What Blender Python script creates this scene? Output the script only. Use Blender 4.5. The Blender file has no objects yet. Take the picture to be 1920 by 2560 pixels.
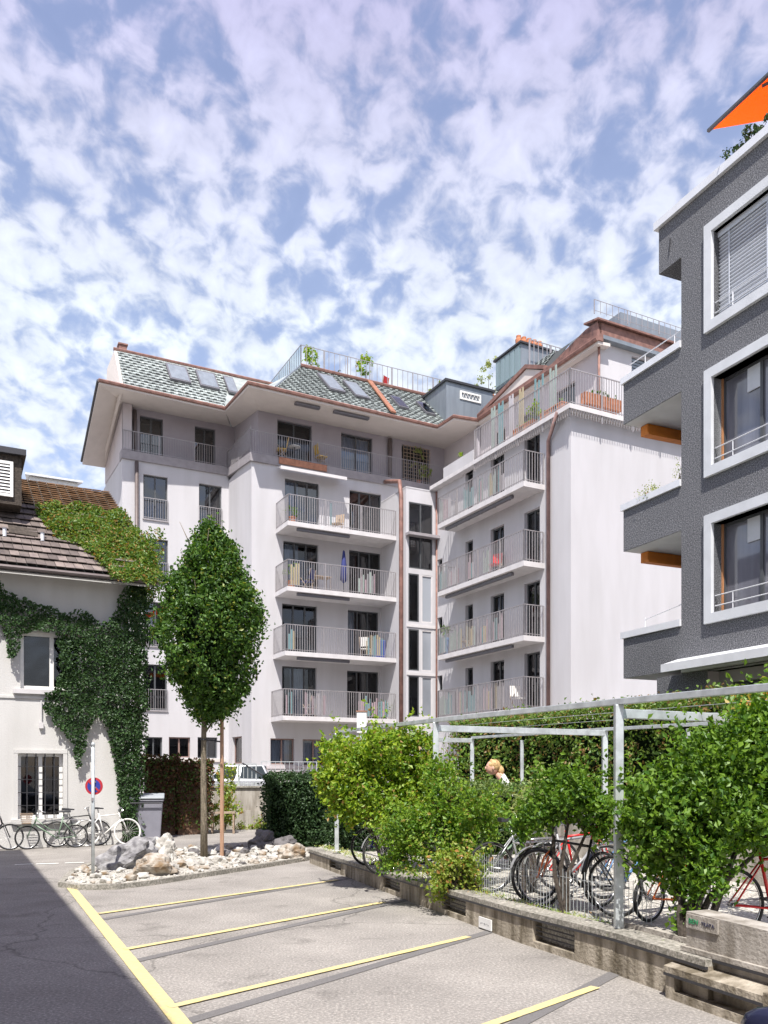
import bpy, bmesh, math, random
import numpy as np
from mathutils import Vector, Matrix, noise
random.seed(7); RS=np.random.RandomState(11)
R=math.radians
scene=bpy.context.scene
# ------------------------------------------------------------------ camera
cam=bpy.data.objects.new('camera',bpy.data.cameras.new('camera'))
scene.collection.objects.link(cam); scene.camera=cam
cam.location=(0,0,1.9); cam.rotation_euler=(R(90),0,0)
cam.data.sensor_fit='HORIZONTAL'; cam.data.sensor_width=36.0
cam.data.lens=36.0*2093/1920; cam.data.shift_y=650/1920
cam.data.clip_start=0.05; cam.data.clip_end=2000
# ------------------------------------------------------------------ light
SUND=Vector((-.047,-.608,1.0)).normalized()      # towards the sun
sun=bpy.data.objects.new('sun',bpy.data.lights.new('sun','SUN'))
scene.collection.objects.link(sun)
sun.data.energy=5.0; sun.data.angle=R(.5); sun.data.color=(1.0,.955,.90)
sun.rotation_euler=SUND.to_track_quat('Z','Y').to_euler()
world=bpy.data.worlds.new("World"); scene.world=world; world.use_nodes=True
wt=world.node_tree; wt.nodes.clear()
def wn(t,**k):
    n=wt.nodes.new(t)
    for a,b in k.items(): setattr(n,a,b)
    return n
wout=wn('ShaderNodeOutputWorld'); wbg=wn('ShaderNodeBackground'); wbg.inputs[1].default_value=.10
sky=wn('ShaderNodeTexSky'); sky.sky_type='NISHITA'; sky.sun_disc=False
sky.sun_elevation=math.asin(SUND.z); sky.sun_rotation=math.atan2(SUND.x,SUND.y)
sky.air_density=1.0; sky.dust_density=1.0; sky.ozone_density=2.5
tc=wn('ShaderNodeTexCoord'); sep=wn('ShaderNodeSeparateXYZ'); wt.links.new(tc.outputs['Generated'],sep.inputs[0])
def wmath(op,a,b=None,c=None,clamp=False):
    n=wn('ShaderNodeMath',operation=op); n.use_clamp=clamp
    for i,v in enumerate((a,b,c)):
        if v is None: continue
        if isinstance(v,(int,float)): n.inputs[i].default_value=v
        else: wt.links.new(v,n.inputs[i])
    return n.outputs[0]
zz=wmath('ADD',wmath('MAXIMUM',sep.outputs[2],0.0),.42)
px=wmath('DIVIDE',sep.outputs[0],zz); py=wmath('DIVIDE',sep.outputs[1],zz)
cmb=wn('ShaderNodeCombineXYZ'); wt.links.new(px,cmb.inputs[0]); wt.links.new(py,cmb.inputs[1]); cmb.inputs[2].default_value=3.7
def wnoise(s,d,r,dist=0.0,off=(0,0,0),sc=(1,1,1)):
    m=wn('ShaderNodeMapping'); wt.links.new(cmb.outputs[0],m.inputs[0]); m.inputs['Location'].default_value=off; m.inputs['Scale'].default_value=sc
    m.inputs['Rotation'].default_value=(0,0,R(-28))
    n=wn('ShaderNodeTexNoise'); wt.links.new(m.outputs[0],n.inputs['Vector'])
    n.inputs['Scale'].default_value=s; n.inputs['Detail'].default_value=d; n.inputs['Roughness'].default_value=r; n.inputs['Distortion'].default_value=dist
    return n.outputs['Fac']
n1=wnoise(29,5,.5,.3,sc=(1.0,.85,1)); n2=wnoise(5.5,3,.5,.3,off=(4.4,1.3,0)); n3=wnoise(70.,4,.6,.2,off=(1,7,0))
dens=wmath('ADD',wmath('ADD',wmath('MULTIPLY',n1,.66),wmath('MULTIPLY',n2,.34)),wmath('MULTIPLY',n3,.10))
# thicker veil overhead, thinner towards the horizon
dens=wmath('ADD',dens,wmath('MULTIPLY_ADD',sep.outputs[2],.05,-.02))
mr=wn('ShaderNodeMapRange',interpolation_type='SMOOTHSTEP'); wt.links.new(dens,mr.inputs[0])
mr.inputs[1].default_value=.445; mr.inputs[2].default_value=.615
mask=wmath('MULTIPLY_ADD',mr.outputs[0],.76,.18)
# cloud brightness: bright near the sun-lit lower sky, lavender grey overhead
cr=wn('ShaderNodeMapRange'); wt.links.new(sep.outputs[2],cr.inputs[0]); cr.inputs[1].default_value=.46; cr.inputs[2].default_value=.70
cm=wn('ShaderNodeMix',data_type='RGBA'); wt.links.new(cr.outputs[0],cm.inputs[0])
cm.inputs[6].default_value=(6.0,6.5,7.3,1); cm.inputs[7].default_value=(3.9,3.75,5.6,1)
br=wn('ShaderNodeMix',data_type='RGBA',blend_type='MULTIPLY'); br.inputs[0].default_value=1
bb=wmath('MULTIPLY_ADD',n1,.9,.56)
cb=wn('ShaderNodeCombineXYZ')
for i in range(3): wt.links.new(bb,cb.inputs[i])
wt.links.new(cm.outputs[2],br.inputs[6]); wt.links.new(cb.outputs[0],br.inputs[7])
skm=wn('ShaderNodeMix',data_type='RGBA',blend_type='MULTIPLY'); skm.inputs[0].default_value=1
wt.links.new(sky.outputs[0],skm.inputs[6]); skm.inputs[7].default_value=(2.05,1.72,1.66,1)
mx=wn('ShaderNodeMix',data_type='RGBA'); wt.links.new(mask,mx.inputs[0]); wt.links.new(skm.outputs[2],mx.inputs[6]); wt.links.new(br.outputs[2],mx.inputs[7])
wt.links.new(mx.outputs[2],wbg.inputs[0]); wt.links.new(wbg.outputs[0],wout.inputs[0])
scene.view_settings.view_transform='Standard'; scene.view_settings.look='None'
scene.view_settings.gamma=1; scene.view_settings.exposure=0.55; scene.view_settings.use_curve_mapping=False
scene.render.engine='CYCLES'
# ------------------------------------------------------------------ materials
def nt(name):
    m=bpy.data.materials.new(name); m.use_nodes=True
    t=m.node_tree; return m,t,t.nodes['Principled BSDF']
def lk(t,a,b): t.links.new(a,b)
def mat(name,col,rough=.7,metal=0.,var=0.,vs=3.,bump=0.,bs=80.,spec=.5,col2=None,stretch=None,isl=0.,det=6):
    """principled with noise colour variation, optional fine bump, optional per-piece variation"""
    m,t,p=nt(name)
    p.inputs['Roughness'].default_value=rough; p.inputs['Metallic'].default_value=metal
    p.inputs['Specular IOR Level'].default_value=spec
    c=(*col,1)
    co=t.nodes.new('ShaderNodeTexCoord'); src=co.outputs['Object']
    if stretch:
        mp=t.nodes.new('ShaderNodeMapping'); mp.inputs['Scale'].default_value=stretch; lk(t,src,mp.inputs[0]); src2=mp.outputs[0]
    else: src2=src
    out=None
    if var>0 or col2:
        n=t.nodes.new('ShaderNodeTexNoise'); n.inputs['Scale'].default_value=vs; n.inputs['Detail'].default_value=det; lk(t,src2,n.inputs['Vector'])
        r=t.nodes.new('ShaderNodeMapRange'); r.inputs[1].default_value=.36; r.inputs[2].default_value=.64; lk(t,n.outputs['Fac'],r.inputs[0])
        x=t.nodes.new('ShaderNodeMix'); x.data_type='RGBA'; lk(t,r.outputs[0],x.inputs[0])
        if col2: x.inputs[6].default_value=c; x.inputs[7].default_value=(*col2,1)
        else:
            x.inputs[6].default_value=tuple(v*(1-var) for v in col)+(1,); x.inputs[7].default_value=tuple(min(1,v*(1+var)) for v in col)+(1,)
        out=x.outputs[2]
    if isl>0:
        g=t.nodes.new('ShaderNodeNewGeometry'); r=t.nodes.new('ShaderNodeMapRange'); lk(t,g.outputs['Random Per Island'],r.inputs[0])
        r.inputs[3].default_value=1-isl; r.inputs[4].default_value=1+isl
        x=t.nodes.new('ShaderNodeVectorMath'); x.operation='SCALE'; lk(t,r.outputs[0],x.inputs['Scale'])
        if out: lk(t,out,x.inputs[0])
        else: x.inputs[0].default_value=col
        out=x.outputs[0]
    if out: lk(t,out,p.inputs['Base Color'])
    else: p.inputs['Base Color'].default_value=c
    if bump>0:
        n=t.nodes.new('ShaderNodeTexNoise'); n.inputs['Scale'].default_value=bs; n.inputs['Detail'].default_value=4; lk(t,src,n.inputs['Vector'])
        b=t.nodes.new('ShaderNodeBump'); b.inputs['Strength'].default_value=bump; b.inputs['Distance'].default_value=.02; lk(t,n.outputs['Fac'],b.inputs['Height']); lk(t,b.outputs[0],p.inputs['Normal'])
    return m
def speckle(name,cols,scale,rough=.9,bump=.5,blotch=.12,bl=.35,island=None,spots=0):
    m,t,p=nt(name); p.inputs['Roughness'].default_value=rough; p.inputs['Specular IOR Level'].default_value=.25
    co=t.nodes.new('ShaderNodeTexCoord')
    n=t.nodes.new('ShaderNodeTexNoise'); n.inputs['Scale'].default_value=scale; n.inputs['Detail'].default_value=3; n.inputs['Roughness'].default_value=.75; lk(t,co.outputs['Object'],n.inputs['Vector'])
    r=t.nodes.new('ShaderNodeValToRGB'); lk(t,n.outputs['Fac'],r.inputs[0])
    e=r.color_ramp.elements; e[0].position=cols[0][0]; e[0].color=(*cols[0][1],1); e[1].position=cols[-1][0]; e[1].color=(*cols[-1][1],1)
    for q in cols[1:-1]: k=e.new(q[0]); k.color=(*q[1],1)
    n2=t.nodes.new('ShaderNodeTexNoise'); n2.inputs['Scale'].default_value=bl; n2.inputs['Detail'].default_value=7; n2.inputs['Roughness'].default_value=.6; lk(t,co.outputs['Object'],n2.inputs['Vector'])
    mr=t.nodes.new('ShaderNodeMapRange'); lk(t,n2.outputs['Fac'],mr.inputs[0]); mr.inputs[1].default_value=.3; mr.inputs[2].default_value=.7; mr.inputs[3].default_value=1-blotch; mr.inputs[4].default_value=1+blotch
    fac=mr.outputs[0]
    if spots:
        for sc_,th_,k_ in ((1.3,.60,spots),(5.5,.66,spots*1.3)):
            n3_=t.nodes.new('ShaderNodeTexNoise'); n3_.inputs['Scale'].default_value=sc_; n3_.inputs['Detail'].default_value=9; n3_.inputs['Roughness'].default_value=.65; lk(t,co.outputs['Object'],n3_.inputs['Vector'])
            q_=t.nodes.new('ShaderNodeMapRange'); lk(t,n3_.outputs['Fac'],q_.inputs[0]); q_.inputs[1].default_value=th_-.03; q_.inputs[2].default_value=th_+.05; q_.inputs[3].default_value=1; q_.inputs[4].default_value=1-k_
            m_=t.nodes.new('ShaderNodeMath'); m_.operation='MULTIPLY'; lk(t,fac,m_.inputs[0]); lk(t,q_.outputs[0],m_.inputs[1]); fac=m_.outputs[0]
        v_=t.nodes.new('ShaderNodeTexVoronoi'); v_.feature='DISTANCE_TO_EDGE'; v_.inputs['Scale'].default_value=.16
        w_=t.nodes.new('ShaderNodeMix'); w_.data_type='RGBA'; w_.blend_type='ADD'; w_.inputs[0].default_value=.9; lk(t,co.outputs['Object'],w_.inputs[6]); lk(t,n2.outputs['Color'],w_.inputs[7]); lk(t,w_.outputs[2],v_.inputs['Vector'])
        q_=t.nodes.new('ShaderNodeMapRange'); lk(t,v_.outputs['Distance'],q_.inputs[0]); q_.inputs[1].default_value=.0; q_.inputs[2].default_value=.0035; q_.inputs[3].default_value=.62; q_.inputs[4].default_value=1
        m_=t.nodes.new('ShaderNodeMath'); m_.operation='MULTIPLY'; lk(t,fac,m_.inputs[0]); lk(t,q_.outputs[0],m_.inputs[1]); fac=m_.outputs[0]
    s=t.nodes.new('ShaderNodeVectorMath'); s.operation='SCALE'; lk(t,r.outputs[0],s.inputs[0]); lk(t,fac,s.inputs['Scale']); lk(t,s.outputs[0],p.inputs['Base Color'])
    b=t.nodes.new('ShaderNodeBump'); b.inputs['Strength'].default_value=bump; b.inputs['Distance'].default_value=.01; lk(t,n.outputs['Fac'],b.inputs['Height']); lk(t,b.outputs[0],p.inputs['Normal'])
    return m
def leafmat(name,c1,c2,trans=.35,c3=None,f3=.0):
    m,t,p=nt(name); t.nodes.remove(p); o=t.nodes['Material Output']
    g=t.nodes.new('ShaderNodeNewGeometry')
    r=t.nodes.new('ShaderNodeValToRGB'); lk(t,g.outputs['Random Per Island'],r.inputs[0])
    e=r.color_ramp.elements; e[0].color=(*c1,1); e[1].color=(*c2,1); e[1].position=.9
    if c3: e[1].position=1-f3-.03; k=e.new(1-f3); k.color=(*c3,1); e[-1].position=min(1,1-f3); 
    d=t.nodes.new('ShaderNodeBsdfDiffuse'); lk(t,r.outputs[0],d.inputs[0])
    tr=t.nodes.new('ShaderNodeBsdfTranslucent')
    s=t.nodes.new('ShaderNodeVectorMath'); s.operation='MULTIPLY'; lk(t,r.outputs[0],s.inputs[0]); s.inputs[1].default_value=(1.5,1.5,.6); lk(t,s.outputs[0],tr.inputs[0])
    mx=t.nodes.new('ShaderNodeMixShader'); mx.inputs[0].default_value=trans; lk(t,d.outputs[0],mx.inputs[1]); lk(t,tr.outputs[0],mx.inputs[2])
    gl=t.nodes.new('ShaderNodeBsdfGlossy'); gl.inputs['Roughness'].default_value=.5; gl.inputs[0].default_value=(.8,.9,.8,1)
    m2=t.nodes.new('ShaderNodeMixShader'); m2.inputs[0].default_value=.035; lk(t,mx.outputs[0],m2.inputs[1]); lk(t,gl.outputs[0],m2.inputs[2]); lk(t,m2.outputs[0],o.inputs[0])
    return m
def glassmat(name,tint=(.5,.55,.6),base=.06,ior=1.5,rough=.02):
    m,t,p=nt(name); t.nodes.remove(p); o=t.nodes['Material Output']
    tr=t.nodes.new('ShaderNodeBsdfTransparent'); tr.inputs[0].default_value=(*tint,1)
    gl=t.nodes.new('ShaderNodeBsdfGlossy'); gl.inputs['Roughness'].default_value=rough
    f=t.nodes.new('ShaderNodeFresnel'); f.inputs[0].default_value=ior
    a=t.nodes.new('ShaderNodeMath'); a.operation='ADD'; a.use_clamp=True; lk(t,f.outputs[0],a.inputs[0]); a.inputs[1].default_value=base
    mx=t.nodes.new('ShaderNodeMixShader'); lk(t,a.outputs[0],mx.inputs[0]); lk(t,tr.outputs[0],mx.inputs[1]); lk(t,gl.outputs[0],mx.inputs[2]); lk(t,mx.outputs[0],o.inputs[0])
    return m
M={}
M['plaster']=mat('white_plaster',(.555,.545,.56),.9,col2=(.505,.495,.505),vs=.9,bump=.25,bs=60,spec=.2,stretch=(1.6,1.6,.28),det=9)
M['plaster_grey']=mat('grey_plaster',(.34,.315,.34),.9,var=.04,vs=1.5,bump=.2,bs=60,spec=.2)
M['plaster_pink']=mat('pale_grey_plaster',(.52,.48,.49),.9,var=.04,vs=1.5,spec=.2)
M['soffit']=mat('soffit_cream',(.62,.57,.53),.85,var=.03,vs=2)
M['band']=mat('band_grey',(.30,.28,.29),.8,var=.08,vs=4)
M['copper']=mat('copper_sheet',(.235,.125,.10),.6,metal=.15,var=.22,vs=5)
M['copper_dull']=mat('weathered_copper_pipe',(.25,.155,.14),.6,var=.2,vs=3)
M['copper_bright']=mat('copper_flashing',(.36,.16,.09),.5,metal=.2,var=.2,vs=6)
M['roofbase']=mat('roof_underlay',(.05,.055,.055),.9)
M['tile_shade']=mat('painted_tile_undershadow',(.10,.112,.11),.6,isl=.3)  # shade under the roof tiles, put in as a dark colour
M['tile']=mat('pale_glazed_tile',(.32,.355,.34),.5,var=.20,vs=2,isl=.22,spec=.5)
M['tile_brown']=mat('brown_clay_tile',(.125,.10,.092),.85,col2=(.19,.155,.135),vs=5,isl=.40)
M['tile_terra']=mat('terracotta_tile',(.40,.28,.18),.8,col2=(.26,.17,.10),vs=5,isl=.28)
M['frame_dark']=mat('window_frame_anthracite',(.07,.075,.08),.5,var=.06,vs=8)
M['frame_white']=mat('window_frame_white',(.8,.79,.76),.5,var=.04,vs=8)
M['frame_brown']=mat('window_frame_brown',(.24,.16,.14),.6,var=.1,vs=8)
M['frame_wood']=mat('window_frame_wood',(.42,.20,.09),.6,var=.15,vs=9,stretch=(8,8,1))
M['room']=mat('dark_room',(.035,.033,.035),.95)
M['curtain']=mat('curtain_cloth',(.62,.62,.66),.9,var=.05,vs=6)
M['glass']=glassmat('window_glass',(.55,.60,.66),.03,1.5)
M['glass_blue']=glassmat('blue_window_glass',(.35,.45,.58),.10,1.55)
M['glass_grey']=mat('window_glass_painted_reflection',(.21,.215,.25),.04,col2=(.12,.12,.14),vs=1.1,stretch=(2.5,2.5,.3),spec=1.0)  # opaque pane, grey-blue sky reflection painted into the base colour
M['pale_reflection']=mat('pale_stair_glass',(.27,.29,.32),.12,var=.25,vs=.5,stretch=(1,1,.4))  # opaque stair pane, its pale reflection painted into the colour
M['frosted']=mat('frosted_pane',(.20,.27,.29),.15,var=.15,vs=1.2,stretch=(1,2,.1))
M['glass_rail']=glassmat('terrace_glass',(.75,.85,.86),.08,1.5,.05)
M['rail']=mat('railing_galvanised',(.36,.34,.345),.45,metal=.35,var=.08,vs=9)
M['rail_dark']=mat('railing_dark',(.16,.155,.17),.5,metal=.3,var=.08,vs=9)
M['galv']=mat('galvanised_steel',(.56,.60,.61),.42,metal=.4,var=.16,vs=7)
M['slab']=mat('slab_concrete',(.60,.58,.58),.85,var=.06,vs=3)
M['dark']=mat('dark_metal',(.035,.035,.04),.5,var=.1,vs=8)
M['zinc']=mat('zinc_cladding',(.24,.27,.30),.45,metal=.35,var=.10,vs=1.5,stretch=(3,3,.4))
M['pipe']=mat('downpipe_brown',(.13,.105,.10),.5,metal=.2,var=.1,vs=5)
M['asphalt']=speckle('asphalt',[(.25,(.15,.142,.135)),(.46,(.26,.243,.222)),(.55,(.305,.285,.258)),(.72,(.52,.485,.44))],38,.92,.7,.20,.75,spots=.22)
M['tarstrip']=speckle('tar_strip',[(.3,(.13,.125,.122)),(.7,(.20,.192,.187))],75,.85,.4,.1)
M['yellow']=mat('yellow_road_paint',(.76,.62,.24),.75,col2=(.52,.45,.27),vs=16,bump=.4,bs=120,det=10)
M['whitepaint']=mat('white_road_paint',(.72,.71,.66),.75,var=.16,vs=14,bump=.4,bs=120,det=10)
M['pebbledash']=speckle('pebbledash_render',[(.30,(.03,.031,.034)),(.44,(.095,.097,.104)),(.55,(.175,.178,.188)),(.72,(.40,.40,.42))],42,.9,1.0,.10,.5)
M['paleframe']=mat('pale_concrete_frame',(.60,.62,.64),.8,var=.05,vs=3,bump=.2,bs=50)
M['greycap']=mat('pale_metal_coping',(.72,.73,.75),.5,metal=.2,var=.04,vs=4)
M['orange']=leafmat('orange_awning_cloth',(.90,.27,.012),(.90,.27,.012),.5)
M['orange_dark']=mat('rust_orange_panel',(.60,.19,.02),.7,var=.1,vs=5)
M['slat']=mat('blind_slats',(.66,.69,.74),.5,metal=.3,isl=.05)
M['lime']=mat('old_white_render',(.62,.612,.59),.92,col2=(.55,.54,.515),vs=1.1,bump=.3,bs=30,stretch=(1.5,1.5,.4),spec=.15)
M['concrete']=mat('weathered_concrete',(.44,.39,.31),.9,col2=(.15,.125,.085),vs=3.2,bump=.7,bs=30,stretch=(2.2,2.2,.5),det=9)
M['concrete_pale']=mat('pale_concrete',(.43,.40,.355),.9,col2=(.24,.215,.18),vs=3.2,bump=.5,bs=35,stretch=(2.2,2.2,.35),det=9)
M['coping']=speckle('mossy_coping',[(.3,(.13,.125,.10)),(.5,(.27,.255,.22)),(.7,(.50,.47,.41))],26,.95,.8,.25,1.5)
M['gravel']=speckle('pale_gravel',[(.3,(.16,.15,.13)),(.48,(.40,.38,.33)),(.68,(.68,.66,.60))],30,.95,1.0,.15,.8)
M['stone']=mat('pale_limestone',(.47,.455,.42),.9,col2=(.29,.275,.245),vs=7,bump=.8,bs=14,isl=.22,det=9)
M['stone_grey']=mat('grey_boulder',(.33,.325,.325),.9,col2=(.13,.125,.13),vs=7,bump=1,bs=10,det=12)
M['stone_rust']=mat('rusty_boulder',(.42,.39,.34),.9,col2=(.20,.135,.075),vs=6,bump=1,bs=10,det=10)
M['stone_dark']=mat('dark_stone',(.16,.15,.15),.9,col2=(.08,.075,.075),vs=4,bump=.8,bs=12)
M['bark']=mat('bark',(.24,.20,.145),.95,col2=(.11,.095,.065),vs=14,bump=.9,bs=30,stretch=(3,3,.5))
M['bark_dark']=mat('dark_bark',(.06,.048,.038),.95,var=.3,vs=14,bump=.8,bs=30)
M['stake']=mat('stake_wood',(.46,.29,.19),.85,col2=(.33,.19,.12),vs=12,stretch=(3,3,.3))
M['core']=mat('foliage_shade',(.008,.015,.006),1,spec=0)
M['lf_tree']=leafmat('hornbeam_leaf',(.018,.060,.008),(.11,.215,.03),.34,(.24,.27,.05),.04)
M['lf_ivy']=leafmat('ivy_leaf',(.022,.055,.018),(.065,.125,.04),.22)
M['lf_ivyroof']=leafmat('roof_ivy_leaf',(.05,.14,.015),(.21,.27,.045),.35,(.32,.18,.05),.09)
M['lf_bright']=leafmat('bright_leaf',(.10,.22,.012),(.36,.46,.04),.42,(.40,.25,.10),.04)
M['lf_mid']=leafmat('laurel_leaf',(.045,.125,.010),(.17,.29,.025),.40)
M['lf_yel']=leafmat('yellowing_leaf',(.13,.24,.02),(.38,.42,.09),.4,(.45,.24,.08),.08)
M['lf_mix']=leafmat('mixed_shrub_leaf',(.06,.16,.010),(.26,.39,.04),.42,(.36,.26,.07),.03)
M['lf_dark']=leafmat('yew_leaf',(.018,.045,.016),(.05,.095,.03),.2)
M['lf_hedge']=leafmat('hedge_leaf',(.06,.13,.03),(.22,.28,.09),.35)
M['lf_tall']=leafmat('beech_hedge_leaf',(.06,.14,.02),(.21,.30,.06),.35,(.28,.17,.07),.14)
M['lf_rust']=leafmat('rusty_creeper_leaf',(.07,.035,.02),(.16,.075,.035),.25,(.09,.15,.03),.30)
M['lf_olive']=leafmat('olive_leaf',(.20,.27,.10),(.36,.38,.15),.35)
M['lf_orange']=leafmat('orange_creeper_leaf',(.35,.30,.07),(.55,.28,.07),.35)
M['brick']=mat('old_brick',(.24,.145,.095),.92,col2=(.12,.08,.055),vs=5,bump=.7,bs=25,stretch=(1,1,3.5))
M['binp']=mat('grey_bin_plastic',(.24,.24,.28),.5,var=.07,vs=4)
M['binlid']=mat('pale_bin_lid',(.36,.39,.41),.5,var=.05,vs=4)
M['rubber']=mat('tyre_rubber',(.02,.02,.02),.8,var=.2,vs=20)
M['chrome']=mat('chrome',(.6,.6,.6),.25,metal=.9)
def paint(n,c,r=.35,met=.0): return mat(n,c,r,metal=met,var=.05,vs=10)
M['p_black']=paint('black_paint',(.02,.02,.022)); M['p_green']=paint('green_paint',(.17,.25,.17)); M['p_white']=paint('white_paint',(.8,.79,.75))
M['p_red']=paint('red_paint',(.62,.02,.02)); M['p_silver']=paint('silver_paint',(.5,.51,.52),.35,.5); M['p_blue']=paint('blue_paint',(.10,.22,.42)); M['p_orange']=paint('orange_paint',(.7,.16,.03))
M['p_grey']=paint('grey_paint',(.28,.28,.29)); M['p_yellow']=paint('yellow_paint',(.75,.48,.08)); M['p_navy']=paint('navy_cloth',(.03,.04,.16),.8)
M['carsilver']=paint('silver_car_paint',(.40,.41,.43),.3,.3); M['cardark']=paint('dark_car_paint',(.012,.014,.035),.15)
M['carglass']=mat('car_glass',(.02,.028,.03),.05,spec=.8)
M['signred']=paint('sign_red',(.42,.03,.04),.45); M['signblue']=paint('sign_blue',(.03,.05,.30),.45); M['signwhite']=paint('sign_white',(.78,.78,.76),.5)
M['greentext']=paint('green_lettering',(.02,.25,.10),.6); M['blacktext']=paint('dark_lettering',(.05,.05,.09),.6)
M['pot']=mat('terracotta_pot',(.50,.20,.10),.85,var=.15,vs=6); M['wood']=mat('weathered_wood',(.34,.26,.19),.85,var=.2,vs=8,stretch=(4,4,1))
M['skin']=mat('skin',(.62,.36,.26),.6); M['hair']=mat('blond_hair',(.50,.33,.15),.7,var=.3,vs=40); M['shirt']=mat('white_shirt',(.80,.79,.77),.85,var=.04,vs=9); M['trousers']=mat('dark_trousers',(.05,.06,.09),.9,var=.1)
for nm,c in dict(pan_a=(.30,.36,.33),pan_b=(.38,.28,.31),pan_c=(.16,.28,.30),pan_d=(.40,.34,.22),pan_e=(.45,.43,.45)).items(): M[nm]=mat(nm.replace('pan_','screen_cloth_'),c,.85,var=.05,vs=3)
# ------------------------------------------------------------------ mesh helpers
I3=lambda x,y,z:(x,y,z)
def fA(b): return lambda x,d,z:(x,b-d,z)
def fB(a): return lambda s,d,z:(a-d,-s,z)
class MB:
    def __init__(s): s.v=[]; s.f=[]; s.m=[]
    def add(s,vs,fs,mi=0):
        n=len(s.v); s.v.extend(vs); s.f.extend([tuple(n+i for i in f) for f in fs]); s.m.extend([mi]*len(fs)); return s
    def box(s,x0,x1,y0,y1,z0,z1,f=I3,mi=0):
        vs=[f(x,y,z) for x in (x0,x1) for y in (y0,y1) for z in (z0,z1)]
        return s.add(vs,[(0,1,3,2),(4,6,7,5),(0,4,5,1),(2,3,7,6),(0,2,6,4),(1,5,7,3)],mi)
    def quad(s,a,b,c,d,mi=0): return s.add([a,b,c,d],[(0,1,2,3)],mi)
    def prism(s,pts,vec,mi=0):
        n=len(pts); top=[tuple(p[i]+vec[i] for i in range(3)) for p in pts]
        return s.add(list(pts)+top,[tuple(range(n))[::-1],tuple(range(n,2*n))]+[(i,(i+1)%n,n+(i+1)%n,n+i) for i in range(n)],mi)
    def tube(s,pts,r,n=6,mi=0,closed=False,cap=True):
        P=[Vector(p) for p in pts]; rs=r if isinstance(r,(list,tuple)) else [r]*len(P); k=len(P); rings=[]
        ref=None
        for i,p in enumerate(P):
            if closed: d=P[(i+1)%k]-P[i-1]
            else: d=P[min(i+1,k-1)]-P[max(i-1,0)]
            d.normalize()
            if ref is None: ref=Vector((0,0,1)) if abs(d.z)<.9 else Vector((1,0,0))
            u=d.cross(ref)
            if u.length<1e-4: u=d.orthogonal()
            u.normalize(); w=d.cross(u); ref=w.cross(d) if False else ref
            rings.append([tuple(p+rs[i]*(math.cos(2*math.pi*j/n+math.pi/4)*u+math.sin(2*math.pi*j/n+math.pi/4)*w)) for j in range(n)])
        vs=[q for g in rings for q in g]; fs=[]
        for i in range(k if closed else k-1):
            a=i*n; b=((i+1)%k)*n
            for j in range(n): fs.append((a+j,a+(j+1)%n,b+(j+1)%n,b+j))
        if not closed and cap: fs.append(tuple(range(n))[::-1]); fs.append(tuple((k-1)*n+j for j in range(n)))
        return s.add(vs,fs,mi)
    def torus(s,c,rad,r,ax='y',n=28,m=6,mi=0):
        c=Vector(c); pts=[]
        for i in range(n):
            t=2*math.pi*i/n; pts.append(c+Vector((math.cos(t)*rad,0,math.sin(t)*rad)) if ax=='y' else c+Vector((math.cos(t)*rad,math.sin(t)*rad,0)))
        vs=[];fs=[]
        A=Vector((0,1,0)) if ax=='y' else Vector((0,0,1))
        for p in pts:
            o=(p-c).normalized()
            for j in range(m):
                u=2*math.pi*j/m; vs.append(tuple(p+r*(math.cos(u)*o+math.sin(u)*A)))
        for i in range(n):
            for j in range(m): a=i*m;b=((i+1)%n)*m; fs.append((a+j,a+(j+1)%m,b+(j+1)%m,b+j))
        return s.add(vs,fs,mi)
    def lathe(s,prof,n=14,c=(0,0,0),mi=0,f=I3):
        vs=[];k=len(prof)
        for r,z in prof:
            for j in range(n): t=2*math.pi*j/n; vs.append(f(c[0]+r*math.cos(t),c[1]+r*math.sin(t),c[2]+z))
        fs=[(i*n+j,i*n+(j+1)%n,(i+1)*n+(j+1)%n,(i+1)*n+j) for i in range(k-1) for j in range(n)]
        fs+= [tuple(range(n))[::-1],tuple((k-1)*n+j for j in range(n))]
        return s.add(vs,fs,mi)
    def build(s,name,mats,parent=None,smooth=False,bevel=0,recalc=True):
        me=bpy.data.meshes.new(name); me.from_pydata(s.v,[],s.f)
        if not isinstance(mats,(list,tuple)): mats=[mats]
        for m in mats: me.materials.append(M[m] if isinstance(m,str) else m)
        me.polygons.foreach_set('material_index',s.m)
        if recalc:
            bm=bmesh.new(); bm.from_mesh(me); bmesh.ops.recalc_face_normals(bm,faces=bm.faces); bm.to_mesh(me); bm.free()
        if smooth: me.polygons.foreach_set('use_smooth',[True]*len(me.polygons))
        me.update()
        o=bpy.data.objects.new(name,me); scene.collection.objects.link(o)
        if parent is not None: o.parent=parent
        if bevel: b=o.modifiers.new('bevel','BEVEL'); b.width=bevel; b.segments=2; b.limit_method='ANGLE'
        return o
def tag(o,label=None,cat=None,group=None,kind=None):
    if label:o['label']=label
    if cat:o['category']=cat
    if group:o['group']=group
    if kind:o['kind']=kind
    return o
def thing(name,label,cat,loc=(0,0,0),rz=0,group=None):
    o=bpy.data.objects.new(name,None); scene.collection.objects.link(o); o.empty_display_size=.3
    o.location=loc; o.rotation_euler=(0,0,rz); return tag(o,label,cat,group)
def struct(o): o['kind']='structure'; return o
def copy_tree(root,loc,rz=None,label=None,scale=None):
    c=root.copy(); scene.collection.objects.link(c); c.location=loc
    if rz is not None: c.rotation_euler=(0,0,rz)
    if scale: c.scale=(scale,)*3
    if label: c['label']=label
    for ch in [o for o in scene.collection.objects if o.parent==root]:
        d=ch.copy(); scene.collection.objects.link(d); d.parent=c
        for g in [o for o in scene.collection.objects if o.parent==ch]:
            e=g.copy(); scene.collection.objects.link(e); e.parent=d
    return c
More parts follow.
